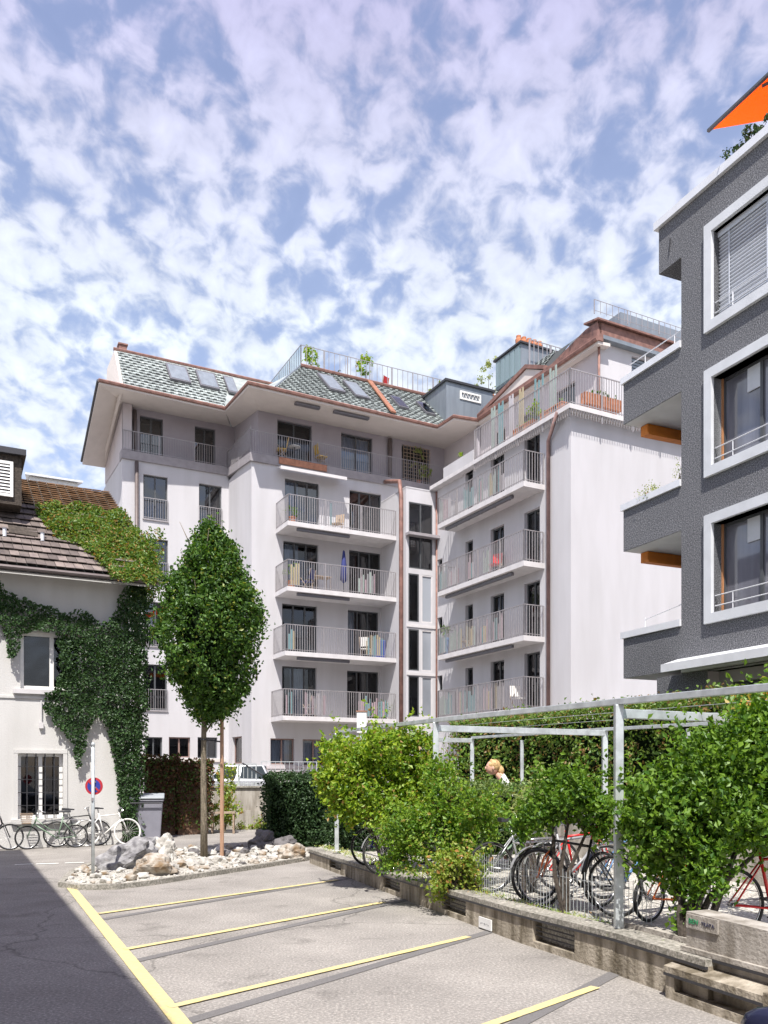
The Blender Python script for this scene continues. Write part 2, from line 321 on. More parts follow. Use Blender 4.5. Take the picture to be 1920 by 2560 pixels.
def walls(mb,f,x0,x1,z0,z1,holes,dep=.2,room=.9,mi=0,md=1):
    """wall face at d=0 with rectangular openings, reveals and a dark room behind each"""
    xs=sorted({x0,x1,*[h[0] for h in holes],*[h[1] for h in holes]}); zs=sorted({z0,z1,*[h[2] for h in holes],*[h[3] for h in holes]})
    xs=[x for x in xs if x0<=x<=x1]; zs=[z for z in zs if z0<=z<=z1]
    for i in range(len(xs)-1):
        for j in range(len(zs)-1):
            cx=(xs[i]+xs[i+1])/2; cz=(zs[j]+zs[j+1])/2
            if any(h[0]<cx<h[1] and h[2]<cz<h[3] for h in holes): continue
            mb.quad(f(xs[i],0,zs[j]),f(xs[i+1],0,zs[j]),f(xs[i+1],0,zs[j+1]),f(xs[i],0,zs[j+1]),mi)
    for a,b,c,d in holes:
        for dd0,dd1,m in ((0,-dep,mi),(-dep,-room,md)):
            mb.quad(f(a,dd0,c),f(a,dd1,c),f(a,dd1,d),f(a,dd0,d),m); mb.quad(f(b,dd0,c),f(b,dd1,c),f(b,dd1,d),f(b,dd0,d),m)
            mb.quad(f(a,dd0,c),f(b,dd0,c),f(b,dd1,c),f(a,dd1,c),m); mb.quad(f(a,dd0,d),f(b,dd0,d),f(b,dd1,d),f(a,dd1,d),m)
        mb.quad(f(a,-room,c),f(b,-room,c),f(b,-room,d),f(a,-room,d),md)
def window(root,f,h,n=2,fm='frame_dark',gm='glass',dep=.2,fw=.06,curtain=None,sill=None,trans=None,bars=False):
    a,b,c,d=h; mb=MB(); D0,D1=-dep,-dep+.07
    mb.box(a,a+fw,D0,D1,c,d,f); mb.box(b-fw,b,D0,D1,c,d,f); mb.box(a+fw,b-fw,D0,D1,d-fw,d,f); mb.box(a+fw,b-fw,D0,D1,c,c+fw,f)
    for i in range(1,n):
        x=a+(b-a)*i/n; mb.box(x-fw*.6,x+fw*.6,D0,D1-.003,c+fw,d-fw,f)
    if trans: mb.box(a+fw,b-fw,D0,D1-.006,d-trans-fw*.5,d-trans+fw*.5,f)
    o=mb.build('window',fm,root)
    g=MB(); g.quad(f(a+fw*.5,D0+.03,c+fw*.5),f(b-fw*.5,D0+.03,c+fw*.5),f(b-fw*.5,D0+.03,d-fw*.5),f(a+fw*.5,D0+.03,d-fw*.5)); g.build('pane',gm,o,recalc=False)
    if curtain:
        q=MB(); x0,x1=a+(b-a)*curtain[0],a+(b-a)*curtain[1]; N=max(6,int((x1-x0)/.05))
        for i in range(N):
            u0=x0+(x1-x0)*i/N; u1=x0+(x1-x0)*(i+1)/N; e0=-dep-.14+.03*math.sin(i*1.7); e1=-dep-.14+.03*math.sin((i+1)*1.7)
            q.quad(f(u0,e0,c+.03),f(u1,e1,c+.03),f(u1,e1,d-.05),f(u0,e0,d-.05))
        q.build('curtain','curtain',o,recalc=False)
    if sill: s=MB(); s.box(a-.06,b+.06,-dep+.07,.07,c-.06,c-.003,f); s.build('sill',sill,o)
    if bars:
        s=MB()
        for i in range(1,5): x=a+(b-a)*i/5; s.box(x-.012,x+.012,-.05,-.026,c,d,f)
        for i in range(1,5): z=c+(d-c)*i/5; s.box(a,b,-.055,-.04,z-.008,z+.008,f)
        s.build('window_bars','dark',o)
    return o
def rail(mb,pts,z0,h,sp=.12,w=.011,drop=0,top=.022,posts=1.5):
    """picket railing along a polyline of local xy points"""
    for (x0,y0),(x1,y1) in zip(pts[:-1],pts[1:]):
        L=math.hypot(x1-x0,y1-y0); n=max(1,int(L/sp))
        mb.tube([(x0,y0,z0+h),(x1,y1,z0+h)],top,4); mb.tube([(x0,y0,z0+.08),(x1,y1,z0+.08)],top*.7,4)
        for i in range(n+1):
            x=x0+(x1-x0)*i/n; y=y0+(y1-y0)*i/n; mb.tube([(x,y,z0-drop),(x,y,z0+h)],w,4,cap=False)
        k=max(1,int(L/posts))
        for i in range(k+1):
            x=x0+(x1-x0)*i/k; y=y0+(y1-y0)*i/k; mb.tube([(x,y,z0-drop-.05),(x,y,z0+h)],w*2.0,4)
def tiles(mb,P0,P1,Q0,Q1,row=.36,col=.34,gap=.10,lift=.055,mi=0,th=.03,half=True,clip=None,tile_shade=False):
    """rows of separate roof tiles on the plane P0-P1 (eave) to Q0-Q1 (ridge)"""
    P0,P1,Q0,Q1=map(Vector,(P0,P1,Q0,Q1)); S=((Q0+Q1)/2-(P0+P1)/2).length; nr=max(1,round(S/row)); nrm=(P1-P0).cross(Q0-P0).normalized()
    if nrm.z<0: nrm=-nrm
    for r in range(nr):
        t0=r/nr; t1=(r+1.12)/nr; a0=P0.lerp(Q0,t0); b0=P1.lerp(Q1,t0); a1=P0.lerp(Q0,min(t1,1)); b1=P1.lerp(Q1,min(t1,1)); L=(b0-a0).length; nc=max(1,int(L/col)); off=.5 if (half and r%2) else 0
        for c in range(nc+(1 if off else 0)):
            u0=max(0,(c-off)/nc); u1=min(1,(c-off+1-gap)/nc)
            if u1-u0<.3/nc: continue
            if clip and clip(a0.lerp(b0,(u0+u1)/2),r,nr): continue
            j=random.uniform(-.006,.006)
            q=[a0.lerp(b0,u0)+nrm*(lift+j),a0.lerp(b0,u1)+nrm*(lift+j),a1.lerp(b1,u1)+nrm*(.012+j),a1.lerp(b1,u0)+nrm*(.012+j)]
            bt=[p-nrm*th for p in q]
            if tile_shade:
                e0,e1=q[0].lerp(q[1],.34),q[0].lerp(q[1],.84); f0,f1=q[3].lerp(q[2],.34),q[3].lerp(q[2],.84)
                d=[e0-(f0-e0)*.04,e1-(f1-e1)*.04,e1.lerp(f1,.30),e0.lerp(f0,.30)]; d2=[p-nrm*.03 for p in d]; d=[p+nrm*.012 for p in d]  # dark slip on the tile's lower edge, drawn in as its undershadow
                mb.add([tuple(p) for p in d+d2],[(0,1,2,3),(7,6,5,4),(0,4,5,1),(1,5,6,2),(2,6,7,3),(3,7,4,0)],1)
            mb.add([tuple(p) for p in q+bt],[(0,1,2,3),(7,6,5,4),(0,4,5,1),(1,5,6,2),(2,6,7,3),(3,7,4,0)],mi)
def leaves(name,mt,P,size,N=None,parent=None,bias=.0,asp=.62,extra=None,sv=.35):
    """P: leaf centres (n,3); N: outward normals; one folded quad pair per leaf"""
    n=len(P); P=np.asarray(P,float)
    d=RS.normal(size=(n,3)); d/=np.linalg.norm(d,axis=1)[:,None]
    if N is not None: d=d*(1-bias)+np.asarray(N)*bias; d/=np.linalg.norm(d,axis=1)[:,None]+1e-9
    r=RS.normal(size=(n,3)); u=np.cross(d,r); u/=np.linalg.norm(u,axis=1)[:,None]+1e-9; w=np.cross(d,u)
    s=size*(1+sv*RS.uniform(-1,1,size=(n,1)))
    fold=.18*s*d
    V=np.stack([P-u*s*.5,P+w*s*asp*.5-fold*.0+fold,P+u*s*.5,P-w*s*asp*.5+fold],1).reshape(-1,3)
    me=bpy.data.meshes.new(name)
    ev=[];ef=[];em=[]
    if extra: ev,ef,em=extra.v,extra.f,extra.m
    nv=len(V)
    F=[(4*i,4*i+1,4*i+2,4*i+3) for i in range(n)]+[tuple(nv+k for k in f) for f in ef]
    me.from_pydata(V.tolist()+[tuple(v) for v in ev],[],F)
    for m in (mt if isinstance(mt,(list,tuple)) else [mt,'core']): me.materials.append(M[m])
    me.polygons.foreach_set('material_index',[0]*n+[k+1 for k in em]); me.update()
    o=bpy.data.objects.new(name,me); scene.collection.objects.link(o)
    if parent is not None:o.parent=parent
    return o
def blob_points(bl,n,spread=.14,shell=.55,ncl=None,shoots=0):
    """clusters of leaves over a set of ellipsoids (cx,cy,cz,rx,ry,rz)"""
    vol=np.array([(b[3]*b[4]*b[5])**.67 for b in bl]); vol/=vol.sum(); P=[];N=[]
    for b,vv in zip(bl,vol):
        k=int(n*vv); nc=max(6,int(k/26))
        d=RS.normal(size=(nc,3)); d/=np.linalg.norm(d,axis=1)[:,None]; rr=(shell+(1.05-shell)*RS.uniform(size=(nc,1))**.6)
        C=np.array(b[:3])+d*rr*np.array(b[3:6]); idx=RS.randint(0,nc,k)
        sp=spread*RS.uniform(.5,1.3,size=(nc,1))
        P.append(C[idx]+RS.normal(size=(k,3))*sp[idx]*.6); N.append(d[idx])
    P=np.concatenate(P);N=np.concatenate(N)
    q=np.array([(noise.noise(Vector(p)*2.3),noise.noise(Vector(p)*2.3+Vector((9,0,0))),noise.noise(Vector(p)*2.3+Vector((0,9,0)))) for p in P]); P=P+q*.22*min(1,bl[0][3]/.4)
    if shoots:
        S=[];T=[]
        for _ in range(shoots):
            b=bl[RS.randint(len(bl))]; d=RS.normal(size=3); d[2]=abs(d[2])*.9+.1; d/=np.linalg.norm(d); base=np.array(b[:3])+d*np.array(b[3:6])*.9; L=RS.uniform(.12,.38); g_=d+np.array([0,0,.5])
            for k in range(14): f_=k/13; S.append(base+g_*L*f_+RS.normal(size=3)*.025); T.append(d)
        P=np.concatenate([P,np.array(S)]);N=np.concatenate([N,np.array(T)])
    return P,N
def ico(c,r,sub=2,seed=0,amp=.25,fr=1.4,flat=1):
    bm=bmesh.new(); bmesh.ops.create_icosphere(bm,subdivisions=sub,radius=1); mb=MB(); vs=[]
    for v in bm.verts:
        p=v.co.copy(); q=1+amp*noise.noise(p*fr+Vector((seed*3.1,seed*1.7,seed)))+amp*.4*noise.noise(p*fr*2.7+Vector((seed,5,2)))
        p=p*q; vs.append((c[0]+p.x*r[0],c[1]+p.y*r[1],c[2]+p.z*r[2]))
    mb.add(vs,[tuple(v.index for v in f.verts) for f in bm.faces]); bm.free(); return mb
def hedge_box(name,label,cat,mt,x0,x1,y0,y1,z0,z1,n,size,loc=(0,0,0),rz=0,rough=.12,trunks=True,stem='bark_dark'):
    t=thing(name,label,cat,loc,rz)
    w,d,h=x1-x0,y1-y0,z1-z0; A=np.array([w*h,w*h,d*h,d*h,w*d]); A/=A.sum(); P=[];N=[]
    for k,a in enumerate(A):
        m=int(n*a); U=RS.uniform(size=(m,2)); dd=RS.normal(size=m)*rough*.5-rough*.3
        if k<2: p=np.stack([x0+w*U[:,0],np.full(m,y0 if k==0 else y1)-(1 if k==0 else -1)*dd,z0+h*U[:,1]],1); nn=np.tile([0,-1 if k==0 else 1,0],(m,1))
        elif k<4: p=np.stack([np.full(m,x0 if k==2 else x1)-(1 if k==2 else -1)*dd,y0+d*U[:,0],z0+h*U[:,1]],1); nn=np.tile([-1 if k==2 else 1,0,0],(m,1))
        else: p=np.stack([x0+w*U[:,0],y0+d*U[:,1],z1+dd],1); nn=np.tile([0,0,1],(m,1))
        P.append(p);N.append(nn)
    P=np.concatenate(P); N=np.concatenate(N).astype(float)
    # uneven surface
    q=np.array([noise.noise(Vector(p)*1.6)+.5*noise.noise(Vector(p)*4) for p in P]); P=P+N*(q*rough*1.3)[:,None]
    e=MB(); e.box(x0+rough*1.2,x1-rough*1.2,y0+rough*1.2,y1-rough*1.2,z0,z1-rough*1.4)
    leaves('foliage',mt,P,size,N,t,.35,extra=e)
    if trunks:
        s=MB()
        for i in range(max(2,int(w/.6))): xx=x0+(i+.5)*w/max(2,int(w/.6)); s.tube([(xx,(y0+y1)/2,z0-.25),(xx+.03,(y0+y1)/2,z0+.3)],.03)
        s.build('stem',stem,t)
    return t
# ------------------------------------------------------------------ ground
ROT=math.atan2(.457,.889)
g=MB(); g.quad((-400,-300,0),(400,-300,0),(400,600,0),(-400,600,0)); struct(g.build('ground','asphalt'))
def strip(name,pts,w,z,mt):
    mb=MB()
    for (a,b) in zip(pts[:-1],pts[1:]):
        a=Vector((*a,0));b=Vector((*b,0)); d=(b-a).normalized(); n=Vector((-d.y,d.x,0))*w/2
        mb.prism([tuple(a-n+Vector((0,0,z))),tuple(b-n+Vector((0,0,z))),tuple(b+n+Vector((0,0,z))),tuple(a+n+Vector((0,0,z)))],(0,0,.002))
    return struct(mb.build(name,mt))
strip('parking_line_yellow',[(-5.20,13.86),(-1.73,6.73),(-.60,4.40)],.135,.008,'yellow')
for a,b in (((-3.81,11.17),(-.81,14.67)),((-2.76,8.92),(0,12.16)),((-1.73,6.73),(.97,9.61)),((.55,6.02),(1.86,7.36))):
    strip('parking_line_yellow',[a,b],.092,.012,'yellow')
for a,b in (((-3.65,10.75),(-.55,15.05)),((-2.49,8.41),(.42,12.55)),((-1.54,6.31),(1.45,10.2)),((.75,5.95),(2.22,7.95))):
    strip('tar_strip',[a,b],.13,.004,'tarstrip')
for u0,u1,v in ((37,76,2162.5),(90,141,2161),(162,205,2158.5),(238,270,2155.5)):
    y=2093*1.9/(v-1930); strip('lane_dash_white',[((u0-960)/2093*y,y),((u1-960)/2093*y,y+.12)],.12,.008,'whitepaint')
# raised lane behind the retaining wall and the ground round the flats
g=MB(); g.prism([(-14,28.35,0),(3.5,28.35,0),(6.5,22,0),(7,14,0),(60,14,0),(60,90,0),(-60,90,0),(-60,31,0),(-14,31,0)],(0,0,.72)); struct(g.build('raised_lane','asphalt'))
# ------------------------------------------------------------------ low wall along the bays and planting bed
WL=[(-1.55,17.45),(-.62,15.0),(.424,12.16),(1.514,9.29),(2.174,7.86),(2.597,6.71)]
def off(pts,d):
    out=[]
    for i,p in enumerate(pts):
        a=Vector(pts[max(i-1,0)]);b=Vector(pts[min(i+1,len(pts)-1)]); t=(b-a).normalized(); n=Vector((-t.y,t.x)); out.append(tuple(Vector(p)+n*d))
    return out
bed=MB(); bp=off(WL,.12); bp=bp+[(4.2,3.0),(9,3.0),(9,14.3),(6.9,14.3),(3.5,28.3),(-1.3,28.3),(-1.0,21.2)]
bed.prism([(*p,0) for p in bp],(0,0,.29)); struct(bed.build('raised_bed','gravel'))
wroot=thing('low_wall','low weathered concrete wall with dark niches edging the parking bays','wall')
hts=[.30,.31,.34,.38,.40,.40]
o0,o1=WL,off(WL,.22); c0,c1=off(WL,-.028),off(WL,.26)
mb=MB(); cp=MB(); gr=MB(); nich=[]
for i in range(5):
    a=Vector((*WL[i],0));b=Vector((*WL[i+1],0)); A2=Vector((*o1[i],0));B2=Vector((*o1[i+1],0)); ha,hb=hts[i]-.06,hts[i+1]-.06
    L=(b-a).length; t=(b-a).normalized(); nrm=Vector((-t.y,t.x,0))
    niches={0:[(1.4,2.12)],1:[(1.77,2.49)],2:[(.99,1.71)],3:[(.24,.96)],4:[]}[i]
    P=[0]
    for q in niches: P+=[q[0],q[1]]
    P.append(L)
    for k in range(len(P)-1):
        s0,s1=P[k],P[k+1]; 
        if s1-s0<.02: continue
        h0=ha+(hb-ha)*s0/L; h1=ha+(hb-ha)*s1/L
        dd=.17 if k%2 else 0
        fb=[a+t*s0+nrm*dd,a+t*s1+nrm*dd,a+t*s1+nrm*.22,a+t*s0+nrm*.22]
        low=[tuple(p-Vector((0,0,.02))) for p in fb]
        tp=[(fb[0].x,fb[0].y,h0),(fb[1].x,fb[1].y,h1),(fb[2].x,fb[2].y,h1),(fb[3].x,fb[3].y,h0)]
        mb.add(low+tp,[(3,2,1,0),(4,5,6,7),(0,1,5,4),(1,2,6,5),(2,3,7,6),(3,0,4,7)])
        if k%2:
            e=[a+t*s0+nrm*.0,a+t*s1+nrm*.0,a+t*s1+nrm*.168,a+t*s0+nrm*.168]
            mb.prism([(p.x,p.y,-.02) for p in e],(0,0,.09))
            for z in (.13,.18,.23):
                gr.prism([(*(a+t*(s0+.01)+nrm*.03).xy,z),(*(a+t*(s1-.01)+nrm*.03).xy,z),(*(a+t*(s1-.01)+nrm*.045).xy,z),(*(a+t*(s0+.01)+nrm*.045).xy,z)],(0,0,.012))
    ca,cbb=Vector((*c0[i],ha)),Vector((*c0[i+1],hb)); da,db=Vector((*c1[i],ha)),Vector((*c1[i+1],hb))
    cp.prism([tuple(ca),tuple(cbb),tuple(db),tuple(da)],(0,0,.055))
    gr.prism([tuple(ca+Vector((0,0,-.026))),tuple(cbb+Vector((0,0,-.026))),tuple(cbb.lerp(db,.10)+Vector((0,0,-.026))),tuple(ca.lerp(da,.10)+Vector((0,0,-.026)))],(0,0,.024))
mb.build('wall_face','concrete',wroot); cp.build('coping','coping',wroot); gr.build('ledge_shade_strip','dark',wroot)  # last mesh: niche grille bars plus a black strip painted as coping shadow
# taller pale wall at the near right
t2=thing('concrete_wall','taller streaked pale concrete wall at the right, beside the red bicycle','wall',(2.55,7.02,0),math.atan2(-4.3,1.75))
mb=MB(); mb.prism([(-.02,0,.44),(4.6,0,.44),(4.6,0,.64),(-.02,0,.73)],(0,.24,0)); mb.box(-.02,4.6,.015,.24,-.02,.44); mb.build('wall_face','concrete_pale',t2)
mb=MB(); mb.box(-.05,4.6,-.035,.015,.40,.44); mb.build('ledge','concrete_pale',t2)
mb=MB(); mb.prism([(-.10,-.17,.22),(.95,-.17,.22),(.95,.013,.22),(-.10,.013,.22)],(0,0,.05)); mb.prism([(-.10,-.17,.27),(.95,-.17,.27),(.95,.013,.31),(-.10,.013,.31)],(0,0,.004)); mb.box(-.10,.0,-.15,.013,-.02,.22); mb.box(.95,2.4,-.17,.013,-.02,.30); mb.box(.0,.95,-.15,.013,-.02,.07); mb.box(0,.95,-.02,.013,.07,.22); mb.build('plinth','concrete',t2)
mb=MB(); mb.box(-.1,.95,-.175,-.16,.196,.219); mb.box(-.02,4.6,-.036,-.0,.374,.398); mb.build('ledge_shade_strip','dark',t2)  # black strips stand in for shade under the plinth top and ledge
# sign on it
def text(body,size,mt,parent,name='lettering',ext=.002,loc=(0,0,0),rot=(R(90),0,0),align='CENTER'):
    cu=bpy.data.curves.new(name,'FONT'); cu.body=body; cu.size=size; cu.extrude=ext; cu.align_x=align; cu.align_y='CENTER'
    tmp=bpy.data.objects.new('tmp',cu); scene.collection.objects.link(tmp); dg=bpy.context.evaluated_depsgraph_get(); dg.update()
    me=bpy.data.meshes.new_from_object(tmp.evaluated_get(dg)); bpy.data.objects.remove(tmp)
    me.materials.clear(); me.materials.append(M[mt]); o=bpy.data.objects.new(name,me); scene.collection.objects.link(o)
    o.parent=parent; o.location=loc; o.rotation_euler=rot; return o
sg=thing('wall_sign','small pale sign with green and dark lettering at the end of the tall concrete wall','sign',(2.55,7.02,0),math.atan2(-4.3,1.75))
mb=MB(); mb.box(.0,.35,-.02,-.002,.60,.715); mb.build('board','concrete_pale',sg)
text('BEN',.060,'greentext',sg,loc=(.085,-.0235,.658)); text('TRATA',.046,'blacktext',sg,loc=(.245,-.0235,.655))
# white plate low on the wall
a=Vector((1.514,9.29,0)); 
wp=thing('wall_plate','small white plate with faint marks low on the weathered wall','sign',(1.18,10.17,0),math.atan2(-4.3,1.75))
mb=MB(); mb.box(0,.30,-.035,-.018,.02,.15); mb.build('plate','signwhite',wp)
mb=MB()
for i in range(7): mb.box(.05+i*.03,.065+i*.03,-.038,-.0355,.07+.008*(i%3),.085+.008*(i%2))
mb.build('marks','p_grey',wp)
# ------------------------------------------------------------------ pergola / bicycle shelter frame
pg=thing('pergola','galvanised steel pergola frame over the bicycle stands','pergola')
CR=Vector((.889,.457,0)); fr=[Vector((2.27,8.10,0)),Vector((.73,11.8,0)),Vector((-.93,16.5,0))]; rear=[p+CR*l for p,l in zip(fr,(3.17,3.1,3.17))]
TZ=[2.55,2.60,2.66]
for p,z in list(zip(fr,TZ))+[(rear[0],2.5),(rear[1],2.55),(rear[2],2.6)]:
    m=MB(); m.box(p.x-.04,p.x+.04,p.y-.04,p.y+.04,.36,z); m.box(p.x-.085,p.x+.085,p.y-.085,p.y+.085,.345,.36); m.build('post','galv',pg,bevel=.006)
for k in (0,1):
    m=MB(); q=rear[k].lerp(rear[k+1],.55); m.tube([(q.x,q.y,.3),(q.x,q.y,2.5)],.035,8); m.build('post','galv',pg)
def beam(a,b,za,zb,w=.05,h=.08,name='beam'):
    d=(b-a).normalized(); n=Vector((-d.y,d.x,0))*w; m=MB()
    m.prism([(*(a-n).xy,za),(*(b-n).xy,zb),(*(b+n).xy,zb),(*(a+n).xy,za)],(0,0,h)); m.build(name,'galv',pg,bevel=.005)
near=fr[0]+(fr[0]-fr[1]).normalized()*3.2
chain=[near,fr[0],fr[1],fr[2]]; cz=[2.50,2.55,2.60,2.66]
for i in range(3): beam(chain[i],chain[i+1],cz[i],cz[i+1],.03,.06)
rnear=rear[0]+(rear[0]-rear[1]).normalized()*3.2
rc=[rnear]+rear
for i in range(3): beam(rc[i],rc[i+1],cz[i]-.05,cz[i+1]-.05,.03,.05)
for i in range(3): beam(fr[i],rear[i],TZ[i]-.13,TZ[i]-.13,.035,.09,'cross_beam')
beam(near,rnear,2.37,2.37,.035,.09,'cross_beam')
for i in (2,4):
    m=MB(); 
    for k in range(3): m.tube([tuple(chain[k].lerp(rc[k],i/6))[:2]+(cz[k]+.03,),tuple(chain[k+1].lerp(rc[k+1],i/6))[:2]+(cz[k+1]+.03,)],.004,4)
    m.build('wire','galv',pg)
# ------------------------------------------------------------------ apartment building
O=thing('apartment_building','large white L-shaped apartment block with balconies, tiled roof and grey top storey','building',(1.30,42.11,0),ROT)
BW=3.6
hA=[( -6.66,-4.93,13.15,15.63),(-3.34,-1.6,13.15,15.6),(-6.74,-4.97,10.25,12.7),(-3.36,-1.63,10.25,12.69),(-6.8,-5.03,7.36,9.77),(-3.43,-1.74,7.36,9.77),(-6.8,-5.07,4.46,6.85),(-3.47,-1.74,4.46,6.82),(-7.37,-6.19,2.25,3.46),(-5.77,-4.61,2.22,3.45)]
hL=[(-12.42,-11.28,13.92,16.02),(-9.76,-8.63,13.9,16.0),(-12.41,-11.26,10.92,13.01),(-9.8,-8.7,10.92,13.01),(-12.41,-11.26,7.9,10.0),(-9.8,-8.7,7.9,10.0),(-12.41,-11.3,4.85,7.02),(-9.8,-8.7,4.85,7.02),(-12.34,-11.53,2.62,3.56),(-11.22,-10.19,2.6,3.58),(-9.83,-8.85,2.58,3.6)]
hTA=[(-6.87,-5.12,16.6,18.49),(-3.58,-1.88,16.6,18.49),(-.22,1.38,16.6,18.5)]
hTL=[(-12.5,-11.4,16.98,18.95),(-9.85,-8.82,16.98,18.94)]
hB=[]
for zb in (13.1,10.05,7.2,4.4): hB+= [(9.5,10.5,zb+.02,zb+2.25),(7.12,8.1,zb+.02,zb+2.2),(5.14,5.75,zb+.35,zb+2.15)]
hB+=[(2.7,3.15,11.2,11.95),(2.7,3.15,8.42,9.2),(2.7,3.15,5.72,6.45),(7.9,8.8,1.1,3.3)]
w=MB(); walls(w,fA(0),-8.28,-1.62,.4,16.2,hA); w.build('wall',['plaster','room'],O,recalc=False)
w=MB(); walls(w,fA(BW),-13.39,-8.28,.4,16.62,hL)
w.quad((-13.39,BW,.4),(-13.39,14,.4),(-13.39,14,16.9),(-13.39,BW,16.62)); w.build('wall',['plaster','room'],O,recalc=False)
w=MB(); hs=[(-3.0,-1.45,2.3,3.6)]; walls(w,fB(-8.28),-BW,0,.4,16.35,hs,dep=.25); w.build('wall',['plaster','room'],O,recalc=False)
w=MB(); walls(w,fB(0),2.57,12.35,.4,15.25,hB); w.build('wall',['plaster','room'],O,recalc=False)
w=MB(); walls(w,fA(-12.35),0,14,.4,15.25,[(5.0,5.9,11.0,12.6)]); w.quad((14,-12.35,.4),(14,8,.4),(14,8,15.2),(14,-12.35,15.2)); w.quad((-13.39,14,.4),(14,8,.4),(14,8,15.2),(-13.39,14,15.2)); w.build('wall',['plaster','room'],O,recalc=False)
w=MB(); w.box(-1.62,2.3,0,.03,15.0,16.13); w.build('wall','plaster',O)
# top storey, set back
w=MB(); walls(w,fA(.45),-7.83,2.3,16.0,18.72,hTA); walls(w,fA(BW+.45),-12.95,-7.83,16.4,19.25,hTL); w.quad((-7.83,BW+.45,16.4),(-7.83,.45,16.2),(-7.83,.45,18.8),(-7.83,BW+.45,19.25)); w.build('top_storey_wall',['plaster_grey','room'],O,recalc=False)
w=MB(); w.add([(-13.39,BW-.0,16.62),(-13.39,8.6,16.9),(-13.39,8.6,17.85),(-13.39,BW+.0,19.2)],[(0,1,2,3)]); w.box(-13.37,-12.95,BW+.02,BW+.45,16.62,19.2); w.box(-13.37,-12.95,BW+.45,8.6,16.7,17.7); w.build('gable_wall','plaster_pink',O,recalc=False)
w=MB(); walls(w,fB(2.3),-.45,11.3,15.4,18.75,[(4.1,5.0,15.6,17.9),(6.2,7.4,15.6,17.9),(8.6,9.9,15.6,18.0)]); w.build('attic_wall',['plaster_pink','room'],O,recalc=False)
for h in ((4.1,5.0,15.6,17.9),(6.2,7.4,15.6,17.9),(8.6,9.9,15.6,18.0)): window(O,fB(2.3),h,2,gm='glass_blue')
# bands
m=MB(); m.box(-7.83,2.3,-.10,.45,16.12,16.5); m.build('cornice_band','band',O)
m=MB(); m.box(-13.44,-8.38,BW-.1,BW+.45,16.58,16.98); m.build('cornice_band','band',O)
m=MB(); m.add([(-8.38,BW+.45,16.58),(-8.38,-.12,16.12),(-7.83,-.12,16.12),(-7.83,BW+.45,16.58),(-8.38,BW+.45,16.95),(-8.38,-.12,16.5),(-7.83,-.12,16.5),(-7.83,BW+.45,16.95)],[(3,2,1,0),(4,5,6,7),(0,1,5,4),(1,2,6,5),(2,3,7,6),(3,0,4,7)]); m.build('cornice_band','band',O)
# windows
cur=[(.05,.45),None,(.1,.5),None,None,(.0,.3),(.3,.7),None,None,None]
for i,h in enumerate(hA[:8]): window(O,fA(0),h,3,gm='glass_blue' if i<2 else 'glass',curtain=cur[i])
for h in hA[8:]: window(O,fA(0),h,2,fm='frame_brown',curtain=(.1,.9),sill='plaster_pink')
for i,h in enumerate(hL[:8]):
    o=window(O,fA(BW),h,2,gm='glass_blue'); m=MB(); rail(m,[(h[0],BW-.04),(h[1],BW-.04)],h[2]-.02,1.0,.11,.010); m.build('window_railing','rail',o)
    m=MB(); m.box(h[0]-.04,h[1]+.04,-.0,.06,h[2]-.07,h[2]-.003,fA(BW)); m.build('sill','band',o)
for i,h in enumerate(hL[8:]): window(O,fA(BW),h,2,fm='frame_brown' if i==1 else 'frame_dark',gm='glass_blue',dep=.2)
m=MB(); m.box(-13.39,-8.45,0,.08,2.40,2.55,fA(BW)); m.build('plinth_ledge','soffit',O)
m=MB(); m.box(-7.9,-3.9,0,.07,2.05,2.2,fA(0)); m.build('plinth_ledge','plaster_pink',O)
m=MB(); m.box(-8.28,-3.9,0,.03,.45,2.04,fA(0)); m.build('plinth','plaster_pink',O)
window(O,fB(-8.28),hs[0],1,fm='frame_brown',dep=.2)
window(O,fA(.45),hTA[0],2,gm='glass'); window(O,fA(.45),hTA[1],2,fm='frame_dark',gm='glass_blue',curtain=(.1,.95)); window(O,fA(.45),hTA[2],2)
for h in hTL: window(O,fA(BW+.45),h,2,gm='glass_blue')
for i,h in enumerate(hB[:12]): window(O,fB(0),h,2 if i%3<2 else 1,gm='glass',dep=.22,curtain=((.5,.95),(.05,.4),(.3,.9))[i%3] if i%4!=2 else None)
for h in hB[12:15]: window(O,fB(0),h,1)
window(O,fB(0),hB[15],2,fm='frame_white')
# stair tower
tw=MB(); tg=[(-1.47,-.92,11.55,14.55),(-.85,-.2,11.55,14.55)]; tg=[(-1.48,-.2,11.45,14.55),(-1.5,-.93,8.95,11.2),(-1.5,-.93,6.66,8.6),(-1.5,-.93,4.5,6.4),(-.8,-.2,8.95,11.2),(-.8,-.2,6.66,8.6),(-.8,-.2,4.5,6.4)]
walls(tw,fA(-2.57),-1.62,-.02,.4,15.2,tg,dep=.1,room=.8); walls(tw,fB(-1.62),.0,2.57,.4,15.2,[]); tw.box(-1.62,-.02,-2.57,0,15.15,15.25); tw.build('stair_tower_wall',['plaster','room'],O,recalc=False)
window(O,fA(-2.57),tg[0],2,gm='glass_blue',dep=.08)
for k in (1,2,3): window(O,fA(-2.57),tg[k],1,dep=.08)
for k in (4,5,6):
    window(O,fA(-2.57),tg[k],1,fm='slab',gm='pale_reflection',dep=.08)
m=MB(); m.box(-1.66,.05,2.57,2.95,12.92,13.05,fA(0)); m.build('tower_canopy','band',O)
for z in (8.75,6.5): m=MB(); m.box(-1.6,-.05,2.57,2.61,z-.06,z+.06,fA(0)); m.build('tower_ledge','slab',O)
